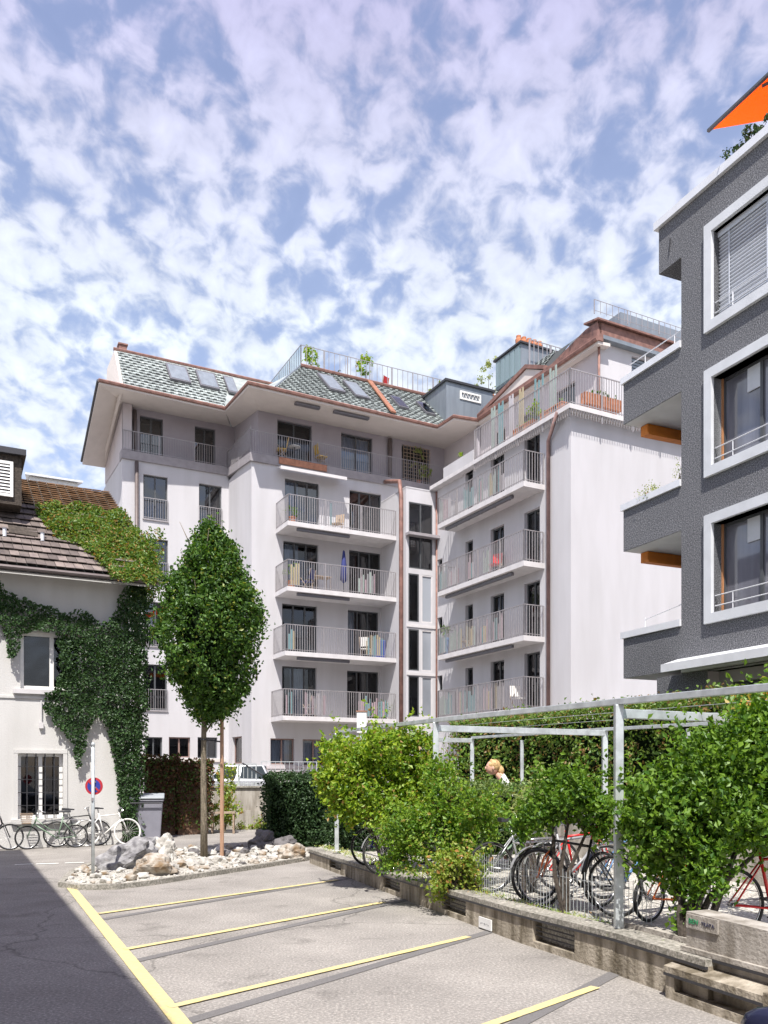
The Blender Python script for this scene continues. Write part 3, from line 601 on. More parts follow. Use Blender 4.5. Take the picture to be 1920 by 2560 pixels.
# ---- balconies on the long front
def awn_cassette(parent,f,x0,x1,d,z):
    m=MB(); m.box(x0,x1,d-.12,d,z-.14,z-.02,f)
    for i in range(5): xx=x0+(x1-x0)*(i+.5)/5; m.box(xx-.03,xx+.03,d-.3,d-.12,z-.06,z-.0,f)
    m.build('awning_cassette','rail_dark',parent)
def balcony(f,x0,x1,d,z,cas=None,left=True,right=True,panels=(),rz=1.2,loc=None):
    m=MB(); m.box(x0,x1,0.002,d,z-.20,z,f); s=m.build('balcony','slab',O)
    pts=[]
    if left: pts.append(f(x0+.03,.05,0)[:2])
    pts+= [f(x0+.03,d-.03,0)[:2],f(x1-.03,d-.03,0)[:2]]
    if right: pts.append(f(x1-.03,.05,0)[:2])
    r=MB(); rail(r,pts,z,rz,.115,.015,drop=.12); r.build('railing','rail',s)
    if cas: awn_cassette(s,f,cas[0],cas[1],d-.15,z-.20)
    for (p0,p1,c) in panels:
        q=MB(); n_=max(1,int((p1-p0)/.115))
        for i_ in range(n_): xx=p0+i_*.115+random.uniform(0,.02); q.box(xx,xx+random.uniform(.05,.10),d-.09,d-.07,z+.1,z+rz-random.uniform(.06,.5),f,random.choice((0,0,1,2)))
        q.build('privacy_panel',[c,random.choice(['pan_a','pan_b','pan_c','pan_d','pan_e']),random.choice(['pan_b','pan_c','p_grey','pan_d'])],s)
    # floor lip
    return s
zA=[13.15,10.22,7.32,4.42]
for i,z in enumerate(zA):
    balcony(fA(0),(-7.12,-7.15,-7.25,-7.35)[i],-1.625,1.6,z,cas=(-6.6,-4.0) if i<3 else None,right=False,panels=([(-5.5,-4.9,'pan_e')],[(-6.95,-6.4,'pan_d'),(-3.6,-2.6,'pan_b')],[(-7.1,-6.7,'pan_d'),(-3.2,-2.2,'pan_c')],[(-7.2,-6.8,'pan_c'),(-6.3,-5.2,'pan_b'),(-3.6,-1.9,'pan_b')])[i])
for i,z in enumerate((13.05,10.0,7.14,4.36)):
    pn=([(4.5,5.0,'pan_a'),(5.05,5.5,'pan_e'),(6.4,7.3,'pan_c'),(7.5,8.0,'pan_b'),(8.3,8.9,'pan_d'),(9.0,9.5,'pan_e')],[(4.4,5.2,'pan_a'),(5.3,6.2,'pan_e'),(6.8,7.3,'pan_b'),(7.9,8.5,'pan_b')],[(4.4,5.0,'pan_c'),(5.3,6.4,'pan_a'),(6.6,7.4,'pan_d'),(7.7,8.3,'pan_c'),(8.6,9.3,'pan_b')],[(4.5,5.6,'pan_a'),(5.9,6.6,'pan_d'),(6.8,7.4,'pan_c'),(7.9,8.6,'pan_b'),(8.8,9.4,'pan_e')])[i]
    balcony(fB(0),4.38,10.8,1.0,z,cas=(4.8,9.8) if i<3 else None,panels=pn)
# gutters and pipes
def pipe(name,pts,r,mt): m=MB(); m.tube(pts,r,8); m.build(name,mt,O,smooth=True)
pipe('downpipe',[(-1.72,-2.25,.5),(-1.72,-2.25,14.9),(-1.72,-2.1,15.6),(-1.5,-.2,16.2)],.10,'copper')
pipe('downpipe',[(-.02,-2.66,.5),(-.02,-2.66,15.2)],.05,'copper')
pipe('downpipe',[(-.1,-11.15,.5),(-.1,-11.15,14.6),(-.35,-12.0,15.35)],.075,'copper_dull')
pipe('downpipe',[(-12.75,BW-.12,.5),(-12.75,BW-.12,16.5)],.09,'pipe'); pipe('downpipe',[(-12.75,BW+.33,16.9),(-12.75,BW+.33,19.1)],.09,'pipe'); 
pipe('downpipe',[(-.95,.33,16.5),(-.95,.33,18.6)],.12,'pipe'); pipe('downpipe',[(2.2,-2.9,15.4),(2.2,-2.9,18.6)],.1,'plaster_grey'); pipe('downpipe',[(2.2,-11.4,15.4),(2.2,-11.4,18.9)],.05,'copper')
# ---- roof terrace edge on the wing
m=MB(); m.box(-.35,14,-12.7,-2.57,15.25,15.42); m.build('terrace_slab','slab',O)
m=MB(); rail(m,[(-.3,-6.35),(-.3,-12.65),(13.5,-12.65)],15.42,1.3,.125,.015,drop=.42,top=.025); m.build('terrace_railing','rail',O)
m=MB(); m.box(-.34,-.30,-6.3,-3.8,15.42,15.9); m.build('parapet','plaster',O)
for (b0,b1,c) in ((-7.3,-7.0,'pan_a'),(-7.9,-7.5,'pan_c'),(-8.6,-8.3,'pan_e'),(-9.3,-9.0,'pan_d'),(-10.6,-9.9,'pan_c'),(-11.4,-10.9,'pan_a')):
    m=MB()
    for k in range(3): y_=b0+(b1-b0)*(k+.1)/3; m.box(.1,.13,y_,y_+.09,15.5,17.5-.15*(k%2))
    m.build('sun_screen',c,O)
m=MB(); rail(m,[(-13.35,BW-.03),(-8.33,BW-.03)],16.98,.95,.115,.011,top=.018); rail(m,[(-8.33,BW-.03),(-8.33,-.05)],16.75,1.0,.115,.011); rail(m,[(-8.33,-.05),(2.2,-.05)],16.5,1.05,.115,.011,top=.018); m.build('terrace_railing','rail',O)
# ---- soffits
def slab(name,pts,h,mt): m=MB(); m.prism(pts,(0,0,h)); return m.build(name,mt,O)
slab('soffit',[(-14.7,1.8,19.05),(-8.9,2.05,19.05),(-8.0,BW+.6,19.27),(-12.9,BW+.6,19.27),(-13.42,BW,19.19)],.14,'soffit')
slab('soffit',[(-14.7,1.8,19.05),(-13.40,BW,19.185),(-13.4,8.6,17.75),(-14.6,7.9,17.5)],.14,'soffit')
slab('soffit',[(-8.9,2.05,19.05),(-9.03,-1.85,18.62),(-7.7,.5,18.72),(-7.9,BW+.6,19.26)],.14,'soffit')
slab('soffit',[(-9.03,-1.85,18.62),(.64,-1.6,18.62),(2.35,.5,18.72),(-7.7,.5,18.72)],.14,'soffit')
slab('soffit',[(.64,-1.6,18.62),(.71,-3.02,18.62),(2.0,-3.17,18.62),(2.6,-3.17,18.66),(2.35,.5,18.72)],.14,'soffit')
slab('soffit',[(2.0,-3.17,18.62),(1.95,-11.6,18.62),(2.6,-11.6,18.66),(2.6,-3.17,18.66)],.12,'soffit')
def gut(pts,h=.13,w=.06,mt='copper',name='gutter'):
    m=MB(); m.tube(pts,h*.62,6); return m.build(name,mt,O)
gut([(-14.72,1.76,19.2),(-8.93,2.0,19.2),(-9.08,-1.9,18.78),(.62,-1.66,18.78),(.68,-3.06,18.78),(1.98,-3.22,18.78)]); gut([(1.95,-3.22,18.8),(1.9,-11.65,18.8)],.15)
gut([(-14.74,1.8,19.2),(-14.64,7.9,17.66)],.1,mt='dark')
# ---- tiled roofs
def roof(P0,P1,Q0,Q1,extra=None,clip=None):
    m=MB(); P=[Vector(p) for p in (P0,P1,Q1,Q0)]; m.prism([tuple(p-Vector((0,0,.12))) for p in P],(0,0,.12)); r=m.build('roof','roofbase',O)
    t=MB(); tiles(t,P0,P1,Q0,Q1,row=.27,col=.34,gap=.04,tile_shade=True); t.build('roof_tiles',['tile','tile_shade'],r); return r
r1=roof((-13.6,1.95,19.25),(-8.95,2.1,19.25),(-13.5,4.4,21.95),(-8.0,4.4,21.95))
roof((-8.95,2.1,19.25),(-9.0,-1.8,18.85),(-8.0,4.4,21.95),(-8.2,.0,19.6)) if False else None
# filler roof between wing roof and main roof
m=MB(); m.add([(-8.95,2.1,19.22),(-9.05,-1.8,18.82),(-7.7,-1.75,18.82),(-5.2,1.7,21.8),(-5.0,4.4,21.95),(-8.0,4.4,21.95)],[(0,1,2,3),(0,3,4,5)]); m.build('roof','tile',O,recalc=False)
roof((-7.75,-1.75,18.85),(1.5,-1.55,18.85),(-5.2,1.7,21.85),(2.3,1.7,21.85))
m=MB(); m.prism([(-13.6,2.0,19.2),(-13.5,4.4,21.95),(-13.5,6.5,21.95),(-13.5,8,17.9)],(-.12,0,0)); m.build('gable_cheek','soffit',O)
gut([(-13.65,4.42,22.02),(-5.2,4.42,22.02)],.14,name='ridge_cap'); gut([(-5.2,1.7,21.95),(2.3,1.7,21.95)],.14,name='ridge_cap'); gut([(-7.75,-1.75,18.95),(-5.2,1.7,21.95)],.06,mt='zinc',name='hip_cap')
m=MB(); m.prism([(-1.98,-1.75,18.93),(-1.72,-1.75,18.93),(-1.30,1.7,21.95),(-1.56,1.7,21.95)],(0,-.03,.06)); m.build('flashing','copper_bright',O)
# flat decks behind the ridges (one closed volume)
m=MB(); m.box(-13.5,-5.1,4.5,12,21.0,21.85); m.box(-5.1,8,1.8,9,21.0,21.78); m.build('roof_deck','zinc',O)
def skylight(P0,P1,Q0,Q1,x0,x1,t0,t1,mt='zinc'):
    P0,P1,Q0,Q1=map(Vector,(P0,P1,Q0,Q1)); e=lambda x,t:(lambda a,b:a.lerp(b,(x-a.x)/(b.x-a.x)))(P0.lerp(Q0,t),P1.lerp(Q1,t))
    n=Vector((0,-.66,.75)); q=[e(x0,t0),e(x1,t0),e(x1+.25*0,t1),e(x0+.25*0,t1)]
    m=MB(); m.prism([tuple(p+n*.06) for p in q],tuple(n*.10)); s=m.build('skylight','rail_dark',O)
    c=sum(q,Vector())/4; q2=[c+(p-c)*.86 for p in q]; g=MB(); g.prism([tuple(p+n*.161) for p in q2],tuple(n*.01)); g.build('pane',mt,s)
RL=((-13.6,1.95,19.25),(-8.95,2.1,19.25),(-13.5,4.4,21.95),(-8.0,4.4,21.95)); RM=((-7.75,-1.75,18.85),(1.5,-1.55,18.85),(-5.2,1.7,21.85),(2.3,1.7,21.85))
for x0,x1 in ((-11.3,-10.3),(-9.85,-8.9),(-8.45,-7.95)): skylight(*RL,x0,x1,.42,.86)
for x0,x1,a,b in ((-4.65,-3.85,.32,.80),(-3.35,-2.6,.30,.76),(-1.0,-.45,.28,.60),(.55,1.1,.28,.62)): skylight(*RM,x0,x1,a,b,'zinc' if x0<-2 else 'glass_blue')
# metal dormer box
m=MB(); m.box(1.5,4.3,-1.05,1.5,18.85,21.45); m.build('metal_dormer','zinc',O); m=MB(); m.box(1.4,4.4,-1.15,1.6,21.45,21.56); m.build('dormer_cap','dark',O)
m=MB()
m.box(2.3,3.55,1.05,1.10,20.72,20.80,fA(0)); m.box(2.3,3.55,1.05,1.10,21.06,21.14,fA(0)); m.box(2.3,2.38,1.05,1.10,20.8,21.06,fA(0)); m.box(3.47,3.55,1.05,1.10,20.8,21.06,fA(0))
for i in range(5): x=2.45+i*.2; m.tube([(x,-1.09,20.82),(x+.1,-1.09,21.04),(x+.2,-1.09,20.82)],.018,4)
m.build('dormer_grille','frame_white',O)
# wing roof: tiles, gable and copper
r=MB(); r.prism([(2.05,-3.0,18.85),(2.05,-8.2,18.85),(3.4,-8.2,20.5),(3.4,-3.0,20.5)],(0,0,.05)); rr=r.build('roof','roofbase',O)
t=MB(); tiles(t,(2.02,-3.0,18.93),(2.02,-7.2,18.93),(3.5,-3.0,20.75),(3.5,-7.2,20.75),row=.27,col=.34,gap=.04,tile_shade=True); t.build('roof_tiles',['tile','tile_shade'],rr)
m=MB(); m.prism([(1.98,-3.2,18.85),(1.98,-7.0,19.6),(1.98,-8.3,19.0),(1.98,-8.3,18.85)],(.12,0,0)); m.build('gable_cheek','soffit',O)
m=MB(); m.prism([(1.9,-3.2,18.86),(1.9,-7.0,19.62),(1.9,-7.0,19.80),(1.9,-3.2,19.04)],(.3,0,0)); m.prism([(1.9,-7.0,19.62),(1.9,-8.4,19.0),(1.9,-8.4,19.16),(1.9,-7.0,19.80)],(.3,0,0)); m.build('copper_verge','copper',O)
m=MB(); m.box(1.9,2.2,-11.65,-3.2,18.75,19.02); m.build('copper_fascia','copper',O)
m=MB(); m.box(2.2,7,-11.6,-3.1,18.9,19.05); m.box(3.5,8,-11.2,-3.0,19.05,20.45); m.build('roof_deck','zinc',O)
# attic end
w=MB(); walls(w,fA(-11.3),2.3,9,15.4,18.9,[(4.0,7.4,16.6,18.75)],dep=.15,room=.5); w.build('attic_wall',['plaster','room'],O,recalc=False)
m=MB()
for i in range(16): z=16.65+i*.13; m.box(4.0,7.4,-.12,-.09,z,z+.10,fA(-11.3))
m.build('shutter','zinc',O)
m=MB(); m.prism([(2.1,-11.6,19.02),(9,-11.6,19.02),(9,-11.6,19.5),(1.95,-11.6,19.5)],(0,.25,0)); m.prism([(1.95,-11.6,19.5),(1.95,-10.9,19.5),(1.95,-8.6,19.02),(1.95,-11.6,19.02)],(.2,0,0)); m.build('copper_fascia','copper',O)
m=MB(); m.prism([(1.85,-11.75,19.5),(9.3,-11.75,19.5),(9.3,-10.9,19.66),(1.85,-10.9,19.66)],(0,0,.07)); m.build('copper_roof','copper',O)
m=MB(); m.box(1.95,2.3,-11.2,-9.9,19.02,19.42); m.build('metal_dormer','zinc',O)
# glazed rooftop room and chimneys
m=MB(); m.box(3.0,5.4,-5.2,-3.2,20.4,21.8); q=m.build('rooftop_room','zinc',O)
m=MB(); m.box(2.98,3.0,-5.18,-3.22,20.45,21.75); m.build('infill','frosted',q)
g=MB()
for i in range(5): g.box(2.95,2.979,-5.15+i*.39,-4.82+i*.39,20.5,21.68)
g.build('pane','frosted',q)
m=MB(); m.box(2.9,5.5,-5.3,-3.1,21.8,21.88); m.build('room_cap','dark',q)
m=MB(); 
for i in range(5): m.lathe([(.14,0),(.16,.25),(.11,.3),(.12,.42)],8,(3.1+.3*i,-4.9,21.88))
m.build('chimney_pots','pot',O)
m=MB(); m.box(-13.35,-13.0,4.6,4.95,21.9,22.4); m.box(-13.4,-12.95,4.55,5.0,22.4,22.47); m.build('chimney','copper',O)
m=MB(); rail(m,[(-5.15,6.5),(-5.15,1.8),(7.5,1.8)],21.85,1.15,.30,.016,top=.02,posts=1.2); rail(m,[(3.2,-5.6),(8.,-5.6)],20.5,1.35,.25,.02,posts=1.2); m.build('terrace_railing','rail',O)
g=MB(); g.quad((-5.17,6.5,21.9),(-5.17,1.8,21.9),(-5.17,1.8,22.95),(-5.17,6.5,22.95)); g.build('railing_glass','glass_rail',O,recalc=False)
m=MB(); rail(m,[(1.7,-11.7),(8.5,-11.7)],19.74,.5,.3,.012,top=.012); m.build('roof_rail','rail',O)
# awnings on the flats
m=MB(); m.prism([(-7.1,-.12,15.98),(-3.9,-.12,15.98),(-3.9,-.75,15.80),(-7.1,-.75,15.80)],(0,0,.05)); m.box(-7.15,-3.85,-.82,-.74,15.72,15.86); m.build('awning','slab',O)
m=MB(); m.box(-7.0,-4.6,-.16,-.11,16.2,16.5); m.build('copper_apron','copper_bright',O)
m=MB(); m.box(-6.7,-5.5,-1.5,-1.3,18.5,18.6); m.box(-4.8,-3.0,-1.5,-1.3,18.5,18.6); m.build('awning_cassette','rail_dark',O)
m=MB(); m.box(-8.0,-3.9,-1.15,-1.0,18.52,18.6) if False else None
m=MB(); m.box(1.25,1.95,-.45,-.15,16.35,16.6) if False else None
# trellis on the top floor
m=MB()
for i in range(9): x=-.2+i*.19; m.box(x,x+.02,-.30,-.28,16.5,18.45,fA(.0)) 
for i in range(11): z=16.6+i*.18; m.box(-.22,1.36,-.28,-.26,z,z+.02,fA(0))
m.build('trellis','wood',O)
# ------------------------------------------------------------------ things on the flats (placed with world())
def W(x,y,z): p=O.matrix_basis@Vector((x,y,z)); return tuple(p)
O.rotation_euler=(0,0,ROT); O.location=(1.30,42.11,0)
_c,_s=math.cos(ROT),math.sin(ROT)
def W(x,y,z): return (1.30+x*_c-y*_s,42.11+x*_s+y*_c,z)
def plant(name,label,cat,loc,blobs,n,size,lm,pot=None,stems=True,group=None,stem_h=None):
    t=thing(name,label,cat,loc,0,group)
    if pot:
        r,h,pm=pot; m=MB(); m.lathe([(r*.7,0),(r*.95,h*.85),(r*1.05,h*.86),(r*1.05,h),(r*.85,h),(r*.8,h*.9)],12); m.build('pot',pm,t)
    P,N=blob_points(blobs,n,.12,.3); leaves('foliage',lm,P,size,N,t,.2)
    if stems:
        m=MB(); z0=pot[1]*.9 if pot else 0
        for b in blobs: m.tube([(0,0,z0),(b[0]*.5,b[1]*.5,(z0+b[2])*.5),(b[0],b[1],b[2])],[.025,.018,.008],5)
        m.build('stem','bark',t)
    return t
plant('potted_tree','small leafy potted tree at the left corner of the roof terrace','plant',W(-4.3,2.6,21.8),[(0,0,1.15,.42,.42,.42)],260,.16,'lf_bright',(.25,.4,'pot'))
plant('potted_tree','round potted tree beside the red chair on the roof terrace','plant',W(-1.2,2.6,21.8),[(0,0,1.35,.5,.5,.42)],300,.16,'lf_bright',(.3,.5,'p_white'))
plant('potted_bush','wispy pale bush at the right end of the roof terrace railing','plant',W(2.6,2.4,21.8),[(0,0,.7,.5,.5,.4),(.6,0,.9,.5,.4,.3)],260,.12,'lf_olive',(.25,.35,'pot'))
plant('potted_tree','tall wispy olive tree behind the metal dormer','plant',W(4.9,.2,21.5),[(0,0,1.5,.7,.6,.8),(-.8,0,.8,.6,.5,.5),(.6,0,.7,.6,.5,.4)],480,.13,'lf_olive',(.3,.4,'pot'))
plant('potted_bush','dry ornamental grass in a pot on the metal dormer','plant',W(3.1,1.9,21.5),[(0,0,.5,.7,.3,.35)],200,.14,'lf_olive',(.2,.25,'pot'))
plant('potted_bush','low dark green plant at the left end of the roof terrace','plant',W(-3.4,2.3,21.8),[(0,0,.35,.5,.25,.22)],160,.12,'lf_ivy',(.22,.2,'pot'))
plant('potted_bush','leafy plants climbing behind the trellis of the top storey','plant',W(.6,.15,16.5),[(0,0,.6,.6,.1,.5),(-.1,0,1.5,.5,.08,.4)],320,.11,'lf_olive',(.12,.2,'pot'))
plant('potted_bush','yellow green plant behind the white terrace parapet','plant',W(.1,-4.5,15.42),[(0,0,.65,.3,.5,.3)],140,.11,'lf_bright',(.2,.35,'pot'))
plant('potted_bush','bushy green plant on the wing roof terrace railing','plant',W(.1,-10.0,15.42),[(0,0,.8,.25,.6,.35)],260,.12,'lf_bright',(.2,.4,'pot'))
plant('potted_bush','green plant in the left corner of the second highest front balcony','plant',W(-6.7,-.9,10.22),[(0,0,.9,.35,.3,.35)],180,.11,'lf_mid',(.22,.4,'pot'))
plant('potted_bush','trailing green plant at the left end of the third wing balcony','plant',W(-.7,-4.6,7.14),[(0,0,1.15,.15,.5,.15)],160,.10,'lf_mid',(.15,.8,'p_blue'))
for i,(y,lb) in enumerate(((-11.0,'orange flower trough behind the railing nearest the corner of the wing terrace'),(-9.3,'orange flower trough farther along the wing terrace'))):
    t=thing('flower_trough',lb,'planter',W(.25,y,15.43),ROT,'flower troughs on the wing terrace'); m=MB(); m.box(-.15,.15,-.7,.7,.15,.5); m.box(-.17,.17,-.72,.72,.5,.54); m.box(-.1,.1,-.6,-.5,0,.15); m.box(-.1,.1,.5,.6,0,.15); m.build('trough','pot',t)
    P,N=blob_points([(0,0,.6,.12,.6,.1)],140,.07,.2); leaves('foliage','lf_mid',P,.09,N,t,.2)
t=thing('flower_trough','long orange flower trough at the end railing of the wing terrace','planter',W(1.5,-12.3,15.43),ROT,'flower troughs on the wing terrace'); m=MB(); m.box(-.9,.9,-.15,.15,.3,.72); m.box(-.7,-.6,-.1,.1,0,.3); m.box(.6,.7,-.1,.1,0,.3); m.build('trough','pot',t); P,N=blob_points([(0,0,.8,.8,.1,.1)],140,.07,.2); leaves('foliage','lf_mid',P,.09,N,t,.2)
def folding_chair(label,loc,rz,mt,name='chair',group=None):
    t=thing(name,label,'chair',loc,rz,group); m=MB()
    m.tube([(-.22,-.22,0),(-.22,.22,.62)],.016,5);m.tube([(.22,-.22,0),(.22,.22,.62)],.016,5);m.tube([(-.22,.25,0),(-.22,-.22,.46),(-.22,-.32,1.0)],.016,5);m.tube([(.22,.25,0),(.22,-.22,.46),(.22,-.32,1.0)],.016,5); m.build('frame','wood',t)
    s=MB(); s.box(-.22,.22,-.2,.24,.44,.465); s.build('seat',mt,t)
    s=MB(); s.prism([(-.22,-.225,.55),(.22,-.225,.55),(.22,-.31,.98),(-.22,-.31,.98)],(0,.02,0)); s.build('backrest',mt,t); return t
g='yellow chairs on the top floor balcony'
folding_chair('yellow chair at the left of the dark top floor doorway',W(-6.75,.18,16.52),ROT+1.3,'p_yellow',group=g); folding_chair('yellow reclined chair right of the dark top floor doorway',W(-4.75,.18,16.52),ROT-1.5,'p_yellow',group=g)
t=thing('bistro_table','small pale bistro table between the yellow chairs','table',W(-6.1,.2,16.52),0); m=MB(); m.lathe([(.28,.70),(.28,.72)],14); m.build('tabletop','p_white',t); m=MB(); m.tube([(0,0,0),(0,0,.7)],.02,6); m.tube([(-.2,0,0),(.2,0,0.01)],.015,5); m.tube([(0,-.2,0),(0,.2,0.01)],.015,5); m.build('stand','dark',t)
folding_chair('red chair beside the round potted tree on the roof terrace',W(-.2,2.7,21.8),ROT+.4,'p_red')
for (x,y,z,rz_,mt_,lb) in ((-5.9,-.9,10.22,.6,'p_navy','dark folding chair left of the small table on the second highest front balcony'),(-4.3,-.7,13.15,2.2,'wood','wooden folding chair on the highest front balcony'),(-2.9,-.9,7.32,-.8,'p_white','white folding chair on the third highest front balcony'),(-5.8,-.9,4.42,.5,'p_grey','grey folding chair on the lowest front balcony'),(-.55,-9.8,4.36,2.9,'p_white','white folding chair on the lowest wing balcony'),(-.55,-8.2,10.0,2.0,'p_red','red folding chair on the second highest wing balcony'),(-.5,-6.0,7.14,1.2,'wood','wooden folding chair on the third highest wing balcony')):
    folding_chair(lb,W(x,y,z),ROT+rz_,mt_)
plant('potted_bush','small round plant in the left corner of the highest front balcony','plant',W(-6.75,-1.2,13.15),[(0,0,.55,.25,.25,.25)],140,.09,'lf_mid',(.18,.3,'pot'))
plant('potted_bush','small plant at the right end of the lowest front balcony','plant',W(-2.1,-1.2,4.42),[(0,0,.65,.25,.22,.3)],140,.09,'lf_mix',(.18,.35,'p_grey'))
t=thing('parasol','closed navy parasol standing on the second highest front balcony','parasol',W(-4.1,-1.0,10.22),0); m=MB(); m.tube([(0,0,.05),(0,0,2.1)],.02,6); m.build('pole','dark',t); m=MB(); m.lathe([(.03,.55),(.17,.7),(.14,1.3),(.05,2.05),(.01,2.1)],10); m.build('canopy','p_navy',t,smooth=True); m=MB(); m.lathe([(.22,0),(.22,.06),(.05,.1)],12); m.build('base','p_white',t)
t=thing('garden_table','small wooden table behind the railing of the second highest front balcony','table',W(-5.2,-.9,10.22),ROT); m=MB(); m.box(-.4,.4,-.3,.3,.70,.74); m.build('tabletop','wood',t)
for sx in (-.35,.35):
    for sy in (-.25,.25): m=MB(); m.box(sx-.02,sx+.02,sy-.02,sy+.02,0,.70); m.build('leg','wood',t)
t=thing('storage_cupboard','blue cupboard at the right end of the third highest front balcony','cupboard',W(-2.1,-.7,7.32),ROT); m=MB(); m.box(-.25,.25,-.2,.2,0,.95); m.build('body','p_blue',t); m=MB(); m.box(-.24,-.01,-.22,-.2,.03,.92); m.box(.01,.24,-.22,-.2,.03,.92); m.build('door','signblue',t)
# ------------------------------------------------------------------ left house with ivy
H=thing('old_house','low white rendered house with tiled mansard roof, half hidden under ivy','house',(-9.5,20.7,0),ROT)
hh=[(.47,1.95,3.99,5.42),(.41,1.47,.73,2.37)]
w=MB(); walls(w,I3 and (lambda x,d,z:(x,-d,z)),-9,3.1,0,6.95,hh,dep=.22); w.quad((3.1,0,0),(3.1,7,0),(3.1,7,9.4),(3.1,0,6.95)); w.quad((-9,0,0),(-9,7,0),(-9,7,9.4),(-9,0,6.95)); w.quad((-9,7,0),(3.1,7,0),(3.1,7,10),(-9,7,10)); w.build('wall',['lime','room'],H,recalc=False)
fl=lambda x,d,z:(x,-d,z)
o=window(H,fl,hh[0],2,fm='frame_white',fw=.085,sill=None); m=MB(); m.box(.30,2.1,-.15,.10,3.86,3.97,fl); m.build('sill','slab',o)
o=window(H,fl,hh[1],2,fm='frame_white',fw=.08,bars=True); m=MB(); m.box(.31,1.57,0.002,.035,2.37,2.46,fl); m.box(.31,.41,0.002,.03,.62,2.37,fl);m.box(1.47,1.57,0.002,.03,.62,2.37,fl); m.box(.25,1.62,0.002,.10,.60,.72,fl); m.build('window_surround','lime',o)
m=MB(); m.box(-9,3.1,.0,.03,3.74,3.80,fl); m.build('string_course','lime',H)
m=MB(); m.tube([(.95,-.05,3.7),(.95,-.05,3.15)],.02,6); m.box(.90,1.0,.01,.08,3.0,3.15,fl); m.build('vent_pipe','slab',H)
m=MB(); m.prism([(-9,-.55,6.72),(3.6,-.55,6.72),(3.1,.02,6.9),(-9,.02,6.9)],(0,0,.06)); m.build('eaves_board','lime',H)
m=MB(); m.prism([(-9,-.6,6.84),(3.72,-.6,6.84),(3.3,1.6,9.0),(-9,1.6,9.0)],(0,0,.05)); m.prism([(-9,1.6,9.0),(3.3,1.6,9.0),(3.4,5,10.75),(-9,5,10.75)],(0,0,.05)); m.prism([(3.72,-.6,6.84),(3.8,5,8.0),(3.4,5,10.75),(3.3,1.6,9.0)],(0,0,.05)); r=m.build('roof','roofbase',H)
t=MB(); tiles(t,(-3,-.62,6.93),(3.7,-.62,6.93),(-3,1.6,9.08),(3.28,1.6,9.08),row=.30,col=.22,gap=.05,lift=.075,th=.02); t.build('roof_tiles','tile_brown',r)
t=MB(); tiles(t,(-3,1.55,9.06),(3.3,1.55,9.06),(-3,5,10.82),(3.4,5,10.82),row=.33,col=.26,gap=.10,lift=.075,half=False); t.build('roof_tiles','tile_terra',r)
gm=MB(); gm.tube([(-9,-.68,6.84),(3.75,-.68,6.84)],.06,8); gm.build('gutter','pipe',H)
m=MB(); m.box(-1.8,.53,.5,3.2,8.7,9.95,lambda x,y,z:(x,y,z)); d=m.build('dormer','bark_dark',H); m=MB(); m.box(-1.95,.63,.35,3.3,9.95,10.1); m.build('dormer_roof','dark',d)
m=MB()
m.box(-.6,.33,.44,.5,8.88,8.95);m.box(-.6,.33,.44,.5,9.70,9.77);m.box(.26,.33,.44,.5,8.95,9.7)
for i in range(9): m.prism([(-.6,.44,8.97+i*.082),(.26,.44,8.97+i*.082),(.26,.48,9.03+i*.082),(-.6,.48,9.03+i*.082)],(0,.012,0))
m.build('louvred_shutter','frame_white',d)
m=MB(); m.prism([(.22,.33,7.88),(.9,.33,7.86),(.9,.62,8.12),(.22,.62,8.14)],(0,-.05,.05)); m.build('roof_hatch','bark_dark',H)
m=MB(); m.lathe([(.05,0),(.05,.2),(.08,.22)],8,(.12,.25,7.8)); m.lathe([(.05,0),(.05,.2),(.08,.22)],8,(1.0,.25,7.8)); m.build('roof_vent','greycap',H)
# white roof hood beyond the ridge
t=thing('roof_hood','flat white roof hood showing over the terracotta ridge','roof hood',(-11.35,26.7,0),ROT); m=MB(); m.prism([(.05,0,10.6),(1.5,0,10.6),(1.5,1.6,10.6),(.05,1.6,10.6)],(0,0,.75)); m.build('body','p_white',t); m=MB(); m.prism([(-.1,-.12,11.35),(1.65,-.12,11.35),(1.4,1.7,11.55),(.1,1.7,11.55)],(0,0,.06)); m.build('lid','greycap',t); m=MB(); m.box(-.2,2.0,-.1,1.9,0,10.6); m.build('shaft','plaster',t)
def inpoly(x,y,pl):
    c=False; n=len(pl)
    for i in range(n):
        x1,y1=pl[i];x2,y2=pl[i-1]
        if (y1>y)!=(y2>y) and x<(x2-x1)*(y-y1)/(y2-y1)+x1: c=not c
    return c
def sample(pl,n,edge=.0):
    xs=[p[0] for p in pl];ys=[p[1] for p in pl]; out=[]
    while len(out)<n:
        x=random.uniform(min(xs),max(xs)); y=random.uniform(min(ys),max(ys))
        jx=x+.10*noise.noise(Vector((x*3,y*3,1))); jy=y+.14*noise.noise(Vector((x*3,y*3,7)))
        if inpoly(jx,jy,pl): out.append((x,y))
    return out
iv=thing('climbing_ivy','dark green ivy sprawling over the white house wall and corner','ivy',(-9.5,20.7,0),ROT)
pl=[(-3,6.2),(-.5,6.1),(0,6.55),(.3,6.35),(.42,6.2),(.95,6.1),(1.4,6.0),(2.12,6.0),(2.35,5.75),(2.6,5.75),(2.9,6.7),(3.25,7.0),(3.55,7.0),(3.5,3.3),(3.34,2.4),(3.27,.05),(2.97,.05),(2.77,1.59),(2.57,2.74),(2.30,3.35),(2.22,3.25),(2.03,2.83),(1.93,2.11),(1.80,2.0),(1.69,2.62),(1.55,2.75),(1.4,2.95),(1.02,3.45),(1.0,3.85),(1.3,4.1),(1.37,4.5),(1.35,5.3),(1.2,5.42),(.5,5.38),(.33,4.75),(.22,4.62),(.15,5.2),(0,5.5),(-.6,5.3),(-3,5.6)]
S=sample(pl,13000); P=[];N=[]
